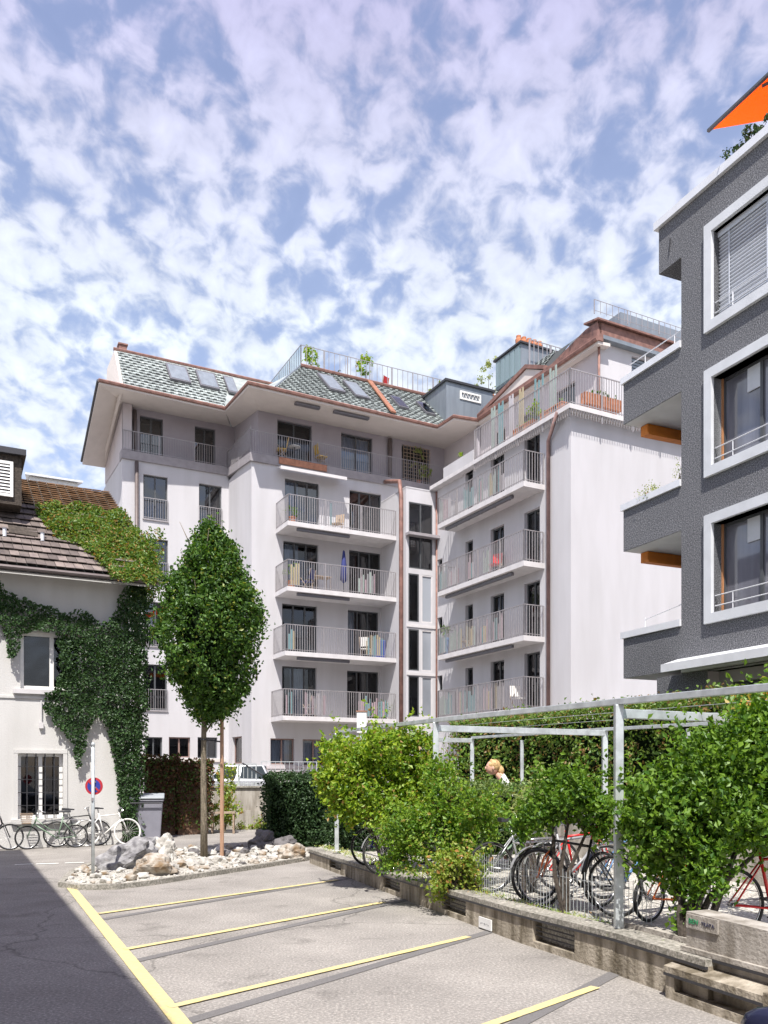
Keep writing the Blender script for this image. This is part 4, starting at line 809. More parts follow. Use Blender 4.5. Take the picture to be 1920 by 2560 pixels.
for x,z in S:
    th=.10+.16*max(0,noise.noise(Vector((x*2.2,z*2.2,3)))+.5)*random.random()**.5
    P.append((x,-th-.02,z)); N.append((0,-1,.35))
for i in range(5200): # round the corner and down the side wall
    z=random.uniform(0,7.1); y=random.uniform(-.1,1.6); P.append((3.1+random.uniform(.05,.34+.05*z)+.12*noise.noise(Vector((z*2,y,0))),y-.1,z)); N.append((1,0,.2))
leaves('foliage','lf_ivy',P,.095,np.array(N),iv,.45)
m=MB()
for k in range(7): x=2.95+.05*k; m.tube([(x,-.05,0),(x-.15*math.sin(k),-.06,1.5),(x-.35*math.cos(k),-.06,3.2),(x-.5+.12*k,-.05,5)],[.035,.03,.02,.01],5)
m.build('stem','bark_dark',iv)
ir=thing('roof_ivy','sunlit green and rust ivy mat covering the tiled roof corner','ivy',(-9.5,20.7,0),ROT)
pr=[(.85,8.75),(1.25,8.95),(2.0,9.1),(3.11,9.15),(3.36,8.8),(3.7,7.9),(3.85,6.75),(2.9,6.55),(2.5,6.7),(2.28,7.1),(1.95,7.6),(1.4,7.75),(1.15,8.15)]
S=sample(pr,12000);P=[];N=[]
for x,z in S:
    y=-.6+(z-6.84)*(2.2/2.16); th=.08+.22*max(0,noise.noise(Vector((x*2,z*2,9)))+.45)
    P.append((x+random.uniform(0,.05),y-th*.7*random.random(),z+th*.75*random.random()+.1)); N.append((0,-.7,.7))
for i in range(3200):
    t_=random.random(); y=-.65+t_*4; z=random.uniform(6.55,8.3); P.append((3.62+random.uniform(-.15,.32)-.1*t_,y,z)); N.append((.9,0,.4))
leaves('foliage','lf_ivyroof',P,.085,np.array(N),ir,.4)
# ------------------------------------------------------------------ grey pebbledash building
GR=math.atan2(.395,.919)
G=thing('grey_apartment_building','dark grey pebbledash apartment block with pale framed windows on the right','building',(6.09,17.15,0),GR)
gb=fB(0)
gh=[(.88,3.7,10.72,12.45),(.88,3.7,7.88,9.6),(.88,3.7,5.0,6.75)]
w=MB(); walls(w,gb,0,9,3.9,13.4,gh,dep=.32,room=1.2); w.quad((0,0,3.9),(9,0,3.9),(9,0,13.4),(0,0,13.4)); w.quad((0,-9,0),(9,-9,0),(9,-9,13.4),(0,-9,13.4)); w.quad((9,-9,0),(9,2,0),(9,2,13.4),(9,-9,13.4)); w.build('wall',['pebbledash','room'],G,recalc=False)
w=MB(); walls(w,gb,-.72,.72,0,3.9,[]); w.quad((0,.72,0),(9,.72,0),(9,.72,3.9),(0,.72,3.9)); w.quad((0,.72,3.9),(9,.72,3.9),(9,0,3.9),(0,0,3.9)); w.build('wall','pebbledash',G,recalc=False)
w=MB(); walls(w,fB(.35),.66,9,0,3.9,[(.95,3.9,1.0,3.66)],dep=.15); w.quad((.35,-.66,0),(0,-.66,0),(0,-.66,3.9),(.35,-.66,3.9)); w.build('wall',['plaster_pink','room'],G,recalc=False)
window(G,fB(.35),(.95,3.9,1.0,3.66),3,fm='frame_dark',gm='glass',dep=.15)
for i,h in enumerate(gh):
    m=MB(); a,b,c,d=h; e=.19; D=.075
    m.box(a-e,b+e,-.30,D,d,d+e,gb); m.box(a-e,b+e,-.30,D,c-e,c,gb); m.box(a-e,a,-.30,D,c,d,gb); m.box(b,b+e,-.30,D,c,d,gb); fo=m.build('window_surround','paleframe',G)
    wo=window(G,gb,(a,b,c,d),3,fm='frame_dark',gm='glass_grey',dep=.30,fw=.055,curtain=(.05,.33) if i==2 else (.02,.7))
    m=MB(); m.box(a+.002,a+.03,-.235,-.19,c,d,gb); m.build('jamb','frame_wood',G)
    if i==0:
        m=MB()
        for k in range(24): z=c+.05+k*.071; m.prism([gb(a+.03,-.16,z),gb(b-.03,-.16,z),gb(b-.03,-.10,z+.03),gb(a+.03,-.10,z+.03)],(0,0,.012))
        m.tube([gb(a+.3,-.09,c),gb(a+.3,-.09,d)],.01,4); m.tube([gb(a+1.2,-.09,c),gb(a+1.2,-.09,d)],.01,4)
        m.box(a+.02,b-.02,-.17,-.08,d-.12,d-.004,gb); m.build('venetian_blind','slat',G)
    m=MB()
    for z in (c+.14,c+.34): m.tube([gb(a,-.03,z),gb(b,-.03,z)],.012,6)
    for x in (a+.45,a+1.4,a+2.3): m.tube([gb(x,-.03,c),gb(x,-.03,c+.34)],.010,6)
    m.build('guard_rail','greycap',G)
    if i<3 : m=MB(); m.box(a+.6,a+.9,-.26,-.24,d-.5,d-.02,gb); m.build('blind_box','paleframe',G)
# balcony parapets going round the corner
for (zb,zt) in ((9.70,10.60),(6.85,7.76),(4.0,4.89)):
    m=MB(); m.box(0.0,4.0,0.003,1.80,zb,zb+.16); m.box(0.0,.14,.003,1.80,zb+.16,zt); m.box(.14,4,1.66,1.80,zb+.16,zt); p=m.build('balcony','pebbledash',G)
    m=MB(); m.box(.02,3.9,.02,1.78,zb-.006,zb-.002); m.build('soffit','paleframe',p)
    m=MB(); m.box(-.05,.19,.0,1.85,zt,zt+.14); m.box(.19,4,1.61,1.85,zt,zt+.14); m.build('coping','greycap',p)
for z in (9.68,6.83):
    m=MB(); m.box(.42,3.6,1.50,1.72,z-.22,z-.0); m.box(.42,3.6,1.46,1.50,z-.25,z-.19); m.build('awning_cassette','orange_dark',G)
m=MB(); m.box(0,5,0.003,.66,12.45,13.40); m.build('roof_edge','pebbledash',G)
m=MB(); m.box(-.08,9,-9,.74,13.40,13.56); m.build('coping','greycap',G)
m=MB(); m.tube([(-.02,.30,13.0),(-.03,.32,12.75)],.014,5); m.build('spout','dark',G)
m=MB(); m.box(.3,.55,.1,.3,12.30,12.44); m.build('lamp','dark',G)
for z in (10.74,): 
    m=MB(); m.tube([(.1,1.7,z+.28),(.1,0.02,z+.28)],.012,6); m.tube([(.1,1.2,z),(.1,1.2,z+.28)],.01,6);m.tube([(.1,.3,z),(.1,.3,z+.28)],.01,6); m.build('guard_rail','greycap',G)
m=MB(); z=5.03; m.tube([(.1,1.2,z),(.1,1.2,z+.25)],.012,6); m.tube([(.1,1.2,z+.2),(.1,.02,z+.34)],.01,6); m.build('guard_rail','greycap',G)
# ground floor awning (retracted, white)
m=MB(); m.prism([gb(-.11,.0,4.16),gb(7,.0,4.16),gb(7,.42,4.03),gb(-.11,.42,4.03)],(0,0,.06)); m.box(-.11,7,.38,.44,3.93,4.09,gb); m.box(.1,6.8,-.3,.1,3.92,4.02,gb); m.build('awning','greycap',G)
def G2(x,y,z): c,s=math.cos(GR),math.sin(GR); return (6.09+x*c-y*s,17.15+x*s+y*c,z)
# orange awning of the roof terrace
aw=thing('orange_awning','orange fabric awning stretched above the roof terrace of the grey building','awning',(6.09,17.15,0),GR)
m=MB(); zt=14.52
m.prism([(.02,-.80,zt-.02),(.02,-7,zt-.02),(3.4,-7,zt+1.45),(3.4,-.80,zt+1.45)],(0,0,.012)); m.build('fabric','orange',aw)
m=MB(); m.box(-.03,.03,-7.1,-.73,zt-.03,zt+.02); m.build('front_bar','frame_dark',aw)
m=MB(); m.tube([(.05,-2.0,zt-.06),(1.6,-3.4,zt+.6),(3.3,-2.0,zt+1.3)],.03,6); m.tube([(.05,-5.6,zt-.06),(1.6,-4.2,zt+.7),(3.3,-6.0,zt+1.6)],.03,6); m.build('arm','frame_dark',aw)
m=MB(); m.box(3.3,3.6,-7.1,.6,zt+1.35,zt+1.65); m.build('cassette','greycap',aw)
m=MB(); m.box(3.6,8.8,-8.8,-.6,13.56,17.6); m.build('penthouse','pebbledash',G)
t=thing('roof_plants','dark purple and green plants along the roof edge of the grey building','plant',G2(0,0,0),GR)
m=MB(); m.box(.02,.4,-4.2,-1.2,13.565,13.64); m.build('planter_box','greycap',t)
P,N=blob_points([(.08,-1.35-.36*i,13.74,.14,.26,.13+.04*math.sin(i*2)) for i in range(8)],2200,.05,.3); leaves('foliage','lf_dark',P,.05,N,t,.2)
plant('balcony_plant','pale flowering plant on the middle balcony parapet of the grey building','plant',G2(.1,1.05,7.86),[(0,0,.1,.15,.28,.13)],260,.045,'lf_olive',(.1,.08,'pot'),stems=False)
plant('balcony_plant','small sprig of green beside the wall on the middle balcony parapet','plant',G2(.1,.15,7.86),[(0,0,.22,.1,.12,.22)],160,.04,'lf_olive',(.07,.08,'pot'))
# ------------------------------------------------------------------ shading house left of the camera
hs_=thing('neighbour_house','tall plain rendered house just left of the parking bays','house',(-1.96,0,0),math.atan2(.889,-.457)-math.pi/2)
m=MB(); m.box(-8,-.35,-12,15.9,0,9.9); m.build('wall','plaster_pink',hs_); m=MB(); m.prism([(-8.4,-12.3,9.9),(0,-12.3,9.9),(0,16.1,9.9),(-8.4,16.1,9.9)],(0,0,.14)); m.prism([(-8.3,-12.2,10.04),(-.6,-12.2,10.04),(-.6,16,10.04),(-8.3,16,10.04)],(0,0,.0+.01)); m.build('roof','tile_brown',hs_)
for y in (-6,-2,2,6,10,13.6):
    for z in (1.0,4.0,7.0):
        m=MB(); m.box(-.35,-.31,y-.55,y+.55,z,z+1.5); wo=m.build('window','frame_white',hs_); m=MB(); m.box(-.312,-.302,y-.48,y-.03,z+.07,z+1.43); m.box(-.312,-.302,y+.03,y+.48,z+.07,z+1.43); m.build('pane','carglass',wo)
# ------------------------------------------------------------------ back: retaining wall, railing, car, bins, pillars
t=thing('retaining_wall','pale concrete retaining wall at the end of the lane below the silver car','wall'); m=MB()
m.box(-7.6,-3.2,28.0,28.35,0,1.38); m.box(-7.6,-3.2,27.93,28.0,0,.62); m.build('wall_face','concrete_pale',t); m=MB(); m.box(-7.65,-3.15,27.93,28.4,1.38,1.43); m.build('coping','coping',t)
t=thing('retaining_wall','long low pale wall behind the bicycle stands under the tall hedge','wall'); m=MB()
m.prism([(2.55,18.35,.2),(4.95,12.7,.2),(7.6,6.4,.2),(7.85,6.5,.2),(5.2,12.8,.2),(2.8,18.45,.2)],(0,0,1.28)); m.build('wall_face','concrete_pale',t)
t=thing('steel_railing','galvanised railing on top of the retaining wall in front of the silver car','railing'); m=MB()
rail(m,[(-7.4,28.15),(-4.9,28.15)],1.43,.72,.52,.016,top=.02,posts=.52); rail(m,[(-4.85,28.1),(-4.3,28.15)],1.43,.74,.13,.014,posts=.5); m.build('rails','galv',t); m=MB(); m.tube([(-4.75,28.1,2.2),(-4.0,28.1,1.75)],.025,6); m.build('handrail','dark',t)
t=thing('steel_railing','short pale railing in front of the dark ground floor windows','railing',(0,0,0)); m=MB(); rail(m,[(-5.3,36.2),(-3.0,37.3)],1.9,.45,.2,.012); m.build('rails','galv',t)
t=thing('terrace_railing','white picket railing on the terrace behind the bending person','railing'); m=MB(); rail(m,[(1.35,22.5),(3.55,24.0)],1.45,.62,.13,.018,top=.03); m.box(1.3,3.6,22.2,22.3,0,.0) if False else None; m.build('rails','frame_white',t); 
m=MB(); m.prism([(-1.2,22.2,.2),(1.3,22.4,.2),(3.6,23.9,.2),(3.5,24.2,.2),(1.2,22.7,.2),(-1.2,22.5,.2)],(0,0,1.22)); m.build('base_wall','concrete_pale',t)
t=thing('ground_floor_annex','bright white ground floor wall with a dark door behind the terrace railing','building',(1.30,42.11,0),ROT); w=MB(); walls(w,fA(-13.0),-.6,7,.5,3.75,[(3.0,3.9,.9,3.2)],dep=.2); w.quad((-.6,-13,.5),(-.6,-12.36,.5),(-.6,-12.36,3.75),(-.6,-13,3.75)); w.quad((-.6,-13,3.75),(7,-13,3.75),(7,-12.36,3.75),(-.6,-12.36,3.75)); w.build('wall',['plaster','room'],t,recalc=False); m=MB(); m.box(3.0,3.3,-.15,-.1,.9,3.2,fA(-13)); m.build('door','frame_white',t)
def make_car(name,label,loc,rz,mt,L=3.9,Wd=1.66,Hh=1.46,cab=(.16,.86),cat='car'):
    t=thing(name,label,cat,loc,rz); h=Wd/2; b=.62*Hh
    prof=[(-L/2,.30),(-L/2-.02,.55),(-L/2+.06,b-.04),(-L/2+L*cab[0]*.5,b+.02),(L/2-L*.30,b+.02),(L/2-.25,b-.16),(L/2-.03,.58),(L/2,.30),(L/2-.15,.20),(-L/2+.15,.20)]
    ws=[(h*.86,0),(h,.0)]
    m=MB(); n=len(prof); rings=[]
    for y,s in ((-h,.93),(-h*.93,1),(h*.93,1),(h,.93)):
        rings.append([(x*s if abs(x)>L*.3 else x,y,.62+(z-.62)*(.9 if s<1 else 1)) for x,z in prof])
    vs=[p for r_ in rings for p in r_]; fs=[(k*n+j,k*n+(j+1)%n,(k+1)*n+(j+1)%n,(k+1)*n+j) for k in range(3) for j in range(n)]+[tuple(range(n)),tuple(3*n+j for j in range(n))]
    m.add(vs,fs); x0=-L/2+.12;x1=L*.24;x2=L*.06;x3=-L/2+.38
    lo=[(x0,-h*.9,b),(x1,-h*.9,b),(x1,h*.9,b),(x0,h*.9,b)]; up=[(x3,-h*.70,Hh),(x2,-h*.70,Hh),(x2,h*.70,Hh),(x3,h*.70,Hh)]
    m.add(lo+up,[(0,1,5,4),(1,2,6,5),(2,3,7,6),(3,0,4,7),(4,5,6,7)]); m.build('body',mt,t,bevel=.04,smooth=True)
    V=lambda p:Vector(p)
    def pane(a,b_,c,d,ins,nm):
        a,b_,c,d=map(V,(a,b_,c,d)); ce=(a+b_+c+d)/4; nr=(b_-a).cross(d-a).normalized()
        if nr.dot(ce-V((0,0,.5)))<0: nr=-nr
        q=[ce+(p-ce)*ins for p in (a,b_,c,d)]; g=MB(); g.prism([tuple(p+nr*.003) for p in q],tuple(nr*.008)); g.build(nm,'carglass',t)
    pane(lo[1],lo[2],up[2],up[1],.88,'windscreen'); pane(lo[0],lo[3],up[3],up[0],.82,'rear_window')
    for k in (0,1):
        A_,B_,C_,D_=(lo[0],lo[1],up[1],up[0]) if k==0 else (lo[3],lo[2],up[2],up[3])
        A_,B_,C_,D_=map(V,(A_,B_,C_,D_)); mb_=A_.lerp(B_,.52); mt_=D_.lerp(C_,.60)
        pane(A_,mb_,mt_,D_,.84,'side_window'); pane(mb_,B_,C_,mt_,.84,'side_window')
    for sx in (-L*.31,L*.32):
        for sy in (-1,1):
            wmb=MB(); wmb.torus((sx,sy*(h-.10),.31),.235,.085,n=24,m=8); wo=wmb.build('wheel','rubber',t,smooth=True); r_=MB(); r_.lathe([(.02,0),(.2,.02),(.2,.05),(.02,.06)],16,f=lambda x,y,z:(sx+x,sy*(h-.04)-sy*.06+sy*z,.31+y)); r_.build('rim','p_silver',wo)
    for sy in (-1,1):
        m=MB(); m.lathe([(.02,0),(.11,.0),(.10,.04)],12,f=lambda x,y,z:(L/2-.10+z,sy*h*.72+x,.66+y*.6)); m.build('headlight','chrome',t)
        m=MB(); m.lathe([(.02,0),(.08,0),(.07,.03)],10,f=lambda x,y,z:(-L/2+.03-z,sy*h*.8+x,.78+y*1.3)); m.build('tail_light','p_red',t)
        m=MB(); ms=ico((L*.17,sy*(h+.10),b+.07),(.07,.11,.075),2,3,.05); m.v=ms.v;m.f=ms.f;m.m=ms.m; m.tube([(L*.17,sy*h*.92,b+.0),(L*.17,sy*(h+.06),b+.04)],.02,6); m.build('wing_mirror',mt,t,smooth=True)
        for xx in (-.05,-1.0): m=MB(); m.box(xx-.09,xx+.09,sy*h-.012,sy*h+.012,b-.14,b-.11); m.build('door_handle','dark',t)
    return t
make_car('parked_car','silver compact car parked behind the railing of the retaining wall','car' and (-5.75,31.3,.72),math.pi+ROT*.4,'carsilver',L=3.3,Hh=1.44) if False else make_car('parked_car','silver compact car parked behind the railing of the retaining wall',(-5.75,31.3,.72),math.pi+.1,'carsilver',L=3.3,Hh=1.44)
make_car('parked_car','dark blue car whose wing mirror just enters the bottom right corner',(1.87,1.97,0),math.atan2(.866,.5),'cardark',L=4.1,Hh=1.46)
# wheelie bin
t=thing('waste_bin','large grey wheeled bin standing beside the ivy corner','bin',(-6.40,22.55,0),.25); m=MB()
m.add([(-.36,-.34,.08),(.36,-.34,.08),(.36,.34,.08),(-.36,.34,.08),(-.43,-.42,1.12),(.43,-.42,1.12),(.43,.42,1.12),(-.43,.42,1.12)],[(0,1,2,3),(4,5,6,7),(0,1,5,4),(1,2,6,5),(2,3,7,6),(3,0,4,7)]); m.box(-.46,.46,-.45,.45,1.12,1.17); m.build('body','binp',t,bevel=.03)
m=MB(); m.prism([(-.47,-.47,1.18),(.47,-.47,1.18),(.47,.47,1.26),(-.47,.47,1.26)],(0,0,.06)); m.build('lid','binlid',t,bevel=.02)
m=MB(); m.tube([(-.4,-.5,1.08),(.4,-.5,1.08)],.018,6); m.build('handle','dark',t)
for sx in (-.3,.3): m=MB(); m.torus((sx,-.28,.07),.05,.02,n=12,m=6); m.build('wheel','rubber',t)
def pillar(label,x,y,h,w):
    t=thing('creeper_pillar',label,'pillar',(x,y,0),ROT,'creeper covered brick pillars'); m=MB(); m.box(-w/2,w/2,-.3,.3,0,h); m.box(-w/2-.04,w/2+.04,-.34,.34,h,h+.08); m.build('brickwork','brick',t)
    P=[];N=[]
    for i in range(2600):
        z=h*(1-random.random()**1.6*.95)+random.uniform(0,.25); s=random.random()
        if s<.6: P.append((random.uniform(-w/2-.08,w/2+.1),-.34-random.uniform(0,.14),z));N.append((0,-1,.2))
        else: q=random.choice((-1,1)); P.append((q*(w/2+random.uniform(.02,.16)),random.uniform(-.4,.4),z)); N.append((q,0,.2))
    leaves('foliage','lf_rust',P,.10,np.array(N,float),t,.35)
pillar('narrow rust leaved brick pillar directly behind the grey bin',-6.78,25.3,2.2,.8); pillar('broad rust leaved brick pillar left of the tree trunk',-5.93,25.7,2.08,.92)
plant('yellow_shrub','yellow green shrub between the tree trunk and the pale retaining wall','shrub',(-5.05,26.6,0),[(0,0,1.6,.3,.3,.55),(.15,-.1,.95,.3,.3,.45),(-.1,0,.45,.4,.3,.35)],1500,.10,'lf_yel')
plant('weed_clump','low yellowish weeds at the foot of the pale retaining wall','weeds',(-3.9,27.7,0),[(0,0,.12,.55,.2,.16),(-.6,0,.1,.3,.2,.12)],420,.09,'lf_yel',stems=True)
pb=thing('garden_bench','small weathered bench beside the stake in front of the retaining wall','bench',(-4.9,25.9,0),.1); m=MB(); m.box(-.45,.3,-.2,.2,.62,.67); m.build('seat','wood',pb)
for sx in (-.4,.25):
    for sy in (-.15,.15): m=MB(); m.box(sx-.025,sx+.025,sy-.025,sy+.025,0,.62); m.build('leg','wood',pb)
# ------------------------------------------------------------------ rock island, stones, tree, sign
isl=[(-5.34,13.92),(-4.9,13.55),(-4.3,13.62),(-3.9,14.1),(-3.44,14.9),(-2.53,16.5),(-1.75,17.8),(-1.45,18.6),(-1.75,19.8),(-3.1,20.6),(-4.6,20.4),(-5.5,19.0),(-5.9,17.5),(-5.75,15.6)]
m=MB(); m.prism([(*p,0) for p in isl],(0,0,.06)); struct(m.build('rockery_bed','gravel'))
m=MB(); n=len(isl); ctr=Vector((-3.8,16.8))
for i in range(n):
    a,b=Vector(isl[i]),Vector(isl[(i+1)%n]); ea=(a-ctr).normalized()*.10; eb=(b-ctr).normalized()*.10
    m.prism([(*(a+ea),0),(*(b+eb),0),(*(b-eb*.3),0),(*(a-ea*.3),0)],(0,0,.085))
struct(m.build('rockery_kerb','coping'))
def rock(name,label,loc,r,seed,mt,rz=0,tilt=0,group=None,amp=.55,sub=4):
    mb=ico((0,0,0),r,sub,seed,amp); o=mb.build(name,mt,None,smooth=False); o.location=loc; o.rotation_euler=(0,tilt,rz); tag(o,label,'rock' if 'boulder' in name else 'stone',group); return o
rock('boulder','big sloping grey boulder behind the pole of the rockery',(-4.98,16.2,.22),(.54,.42,.30),3,'stone_grey',.3,-.45)
rock('boulder','rust stained pale boulder in the front middle of the rockery',(-4.12,15.1,.15),(.37,.34,.25),9,'stone_rust',.2)
rock('boulder','mossy pale boulder between the big grey one and the tree',(-4.65,17.7,.2),(.28,.28,.32),14,'stone',.4)
rock('boulder','rough boulder at the wall end of the rockery',(-1.95,17.9,.14),(.30,.26,.21),21,'stone_rust',.1)
rock('boulder','dark boulder nearest the clipped dark hedge',(-2.9,20.2,.18),(.36,.3,.24),25,'stone_dark',.5)
rock('boulder','small dark boulder beside the hedge foot',(-2.35,20.0,.14),(.25,.24,.2),28,'stone_dark',1.1)
placed=[(-4.95,16.3,.75),(-4.08,15.1,.5),(-4.65,17.7,.3),(-1.95,17.9,.35),(-2.9,20.2,.3),(-3.89,18.08,.16),(-3.5,18.08,.12),(-5.12,14.73,.12)]
sg_=0; tries=0
while sg_<150 and tries<6000:
    tries+=1
    x=random.uniform(-5.8,-1.5); y=random.uniform(13.7,20.3); 
    if not inpoly(x,y,isl): continue
    edge=min((Vector((x,y))-Vector(a).lerp(Vector(b),max(0,min(1,(Vector((x,y))-Vector(a)).dot(Vector(b)-Vector(a))/(Vector(b)-Vector(a)).length_squared)))).length for a,b in zip(isl,isl[1:]+isl[:1]))
    r=random.uniform(.045,.13)*(1.0 if y>15.5 else .8)
    if edge<r*.9 or any((x-a)**2+(y-b)**2<(c+r*.85)**2 for a,b,c in placed): continue
    placed.append((x,y,r)); dark=random.random()<.12
    lm_=min((((x-a)**2+(y-b)**2)*(w_ if False else 1),n_) for a,b,n_ in ((-5.12,14.73,'round the foot of the sign pole'),(-4.95,16.3,'against the big grey boulder'),(-4.08,15.1,'against the rust stained boulder'),(-4.65,17.7,'by the mossy pale boulder'),(-3.89,18.08,'left of the tree trunk'),(-3.45,17.6,'at the foot of the stake'),(-1.95,17.9,'by the rough boulder at the wall end'),(-2.9,20.2,'near the dark boulder by the hedge'),(-3.0,16.2,'along the front kerb between the rusty boulder and the stake'),(-2.6,18.8,'in the middle between the stake and the wall')))[1]
    sz_='tiny' if r<.06 else 'small' if r<.085 else 'medium' if r<.11 else 'large'; side_='front row' if edge<.3 else 'inner'
    rock('stone',sz_+(' dark ' if dark else ' pale ')+side_+' stone '+lm_,(x,y,.06+r*.35),(r*random.uniform(.9,1.3),r,r*random.uniform(.6,.85)),sg_+40,'stone_dark' if dark else random.choice(['stone','stone','stone_rust']),random.uniform(0,6),0,'dark rockery stones' if dark else 'pale rockery stones',.7,2); sg_+=1
m=MB()
for i in range(1500):
    x=random.uniform(-5.8,-1.4); y=random.uniform(13.6,20.5)
    if not inpoly(x,y,isl): continue
    r=random.uniform(.012,.035); q=ico((x,y,.065),(r,r*random.uniform(.7,1),r*.6),1,i,.2); m.add(q.v,q.f)
tag(m.build('pebbles','stone'),'pale pebbles filling the rockery between the bigger stones','pebbles',kind='stuff')
# tree
tr=thing('young_hornbeam_tree','young tree with dense oval dark green crown and thin trunk on the rockery','tree',(-3.89,18.08,.05))
m=MB(); m.tube([(0,0,-.05),(.0,0,.9),(-.01,.0,1.9),(0,0,2.9),(.06,0,4.0),(.12,0,5.4),(.14,0,6.6)],[.085,.07,.062,.055,.04,.025,.01],9)
for i in range(26):
    z=2.7+i*.14; a=i*2.4; l=.95-abs(z-4.3)*.18; m.tube([(.03,0,z),(.03+math.cos(a)*l*.5,math.sin(a)*l*.5,z+.5),(.1+math.cos(a)*l,math.sin(a)*l,z+1.0)],[.022,.014,.005],5)
m.build('trunk','bark',tr,smooth=True)
def crown(n):
    P=[];N=[];nc=900
    prof=lambda t: float(np.interp(t,[0,.07,.18,.33,.48,.62,.77,.89,1],[.14,.50,.92,1.18,1.25,1.10,.78,.45,.10]))
    for k in range(nc):
        t=random.random()**.92; z=3.0+4.05*t; a=random.uniform(0,2*math.pi); q=(.62+.42*random.random()**.7)
        lob=1+.34*noise.noise(Vector((math.cos(a)*1.6,math.sin(a)*1.6,z*1.3)))+.10*noise.noise(Vector((a*3,z*4,1)))
        rr=.90*prof(t)*q*lob; c=(.16+math.cos(a)*rr,math.sin(a)*rr,z); sp=random.uniform(.04,.11); k2=int(n/nc*random.uniform(.4,1.6))
        for _ in range(k2): P.append((c[0]+random.gauss(0,sp),c[1]+random.gauss(0,sp),c[2]+random.gauss(0,sp*1.2))); N.append((math.cos(a),math.sin(a),.5))
    return np.array(P),np.array(N)
P,N=crown(30000)
sp=[]
for k in range(90): # uneven shoots round the top and sides
    a=random.uniform(0,6.28); t=random.uniform(.25,1)**.6; r=float(np.interp(t,[0,.3,.45,.6,.75,.88,1],[.6,1.15,1.2,1.1,.85,.5,.15]))*random.uniform(.84,1.08); x,y=.16+r*math.cos(a),r*math.sin(a); h=2.95+4.2*t+random.uniform(.05,.3)
    for _ in range(26): q=random.random()*.5; sp.append((x-q*.25*math.cos(a)+random.gauss(0,.04),y-q*.25*math.sin(a)+random.gauss(0,.04),h-q))
P=np.concatenate([P,np.array(sp)]);N=np.concatenate([N,np.tile([0,0,1.],(len(sp),1))])
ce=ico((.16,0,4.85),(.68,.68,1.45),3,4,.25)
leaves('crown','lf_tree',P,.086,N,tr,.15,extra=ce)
t=thing('tree_stake','brown wooden stake supporting the young tree','stake',(-3.50,18.08,.05)); m=MB(); m.tube([(0,0,-.05),(0,0,3.55)],[.045,.04],8); m.build('post','stake',t); m=MB(); m.tube([(-.39,0,2.55),(0,0,2.5)],.018,5); m.torus((-.39,0,2.55),.075,.015,'z',14,5); m.build('tie','dark',t)
t=thing('no_parking_sign','red and blue round no parking sign on a green grey pole in the rockery','sign',(-5.12,14.73,.05),0)
m=MB(); m.tube([(0,0,0),(0,0,2.30)],.030,10); m.lathe([(.034,0),(.034,.05),(.02,.07)],10,(0,0,2.30)); m.build('pole','galv',t,smooth=True)
m=MB(); m.lathe([(.01,0),(.155,0),(.155,.012),(.01,.012)],32,f=lambda x,y,z:(x+.0,.045+z,1.60+y)); m.build('disc','signred',t)
m=MB(); m.lathe([(.01,0),(.115,0),(.115,.003),(.01,.003)],28,f=lambda x,y,z:(x,.041+z,1.60+y)); m.build('blue_field','signblue',t)
m=MB(); a=.7; m.prism([(-.085,.036,1.60+.105),(-.105,.036,1.60+.08),(.085,.036,1.6-.105),(.105,.036,1.6-.08)],(0,.003,0)); m.build('red_bar','signred',t)
m=MB(); m.box(-.04,.04,.03,.045,1.56,1.59); m.box(-.04,.04,.03,.045,1.66,1.69); m.tube([(.0,-.03,1.40),(.0,-.03,1.34)],.02,6); m.build('bracket','rail',t)
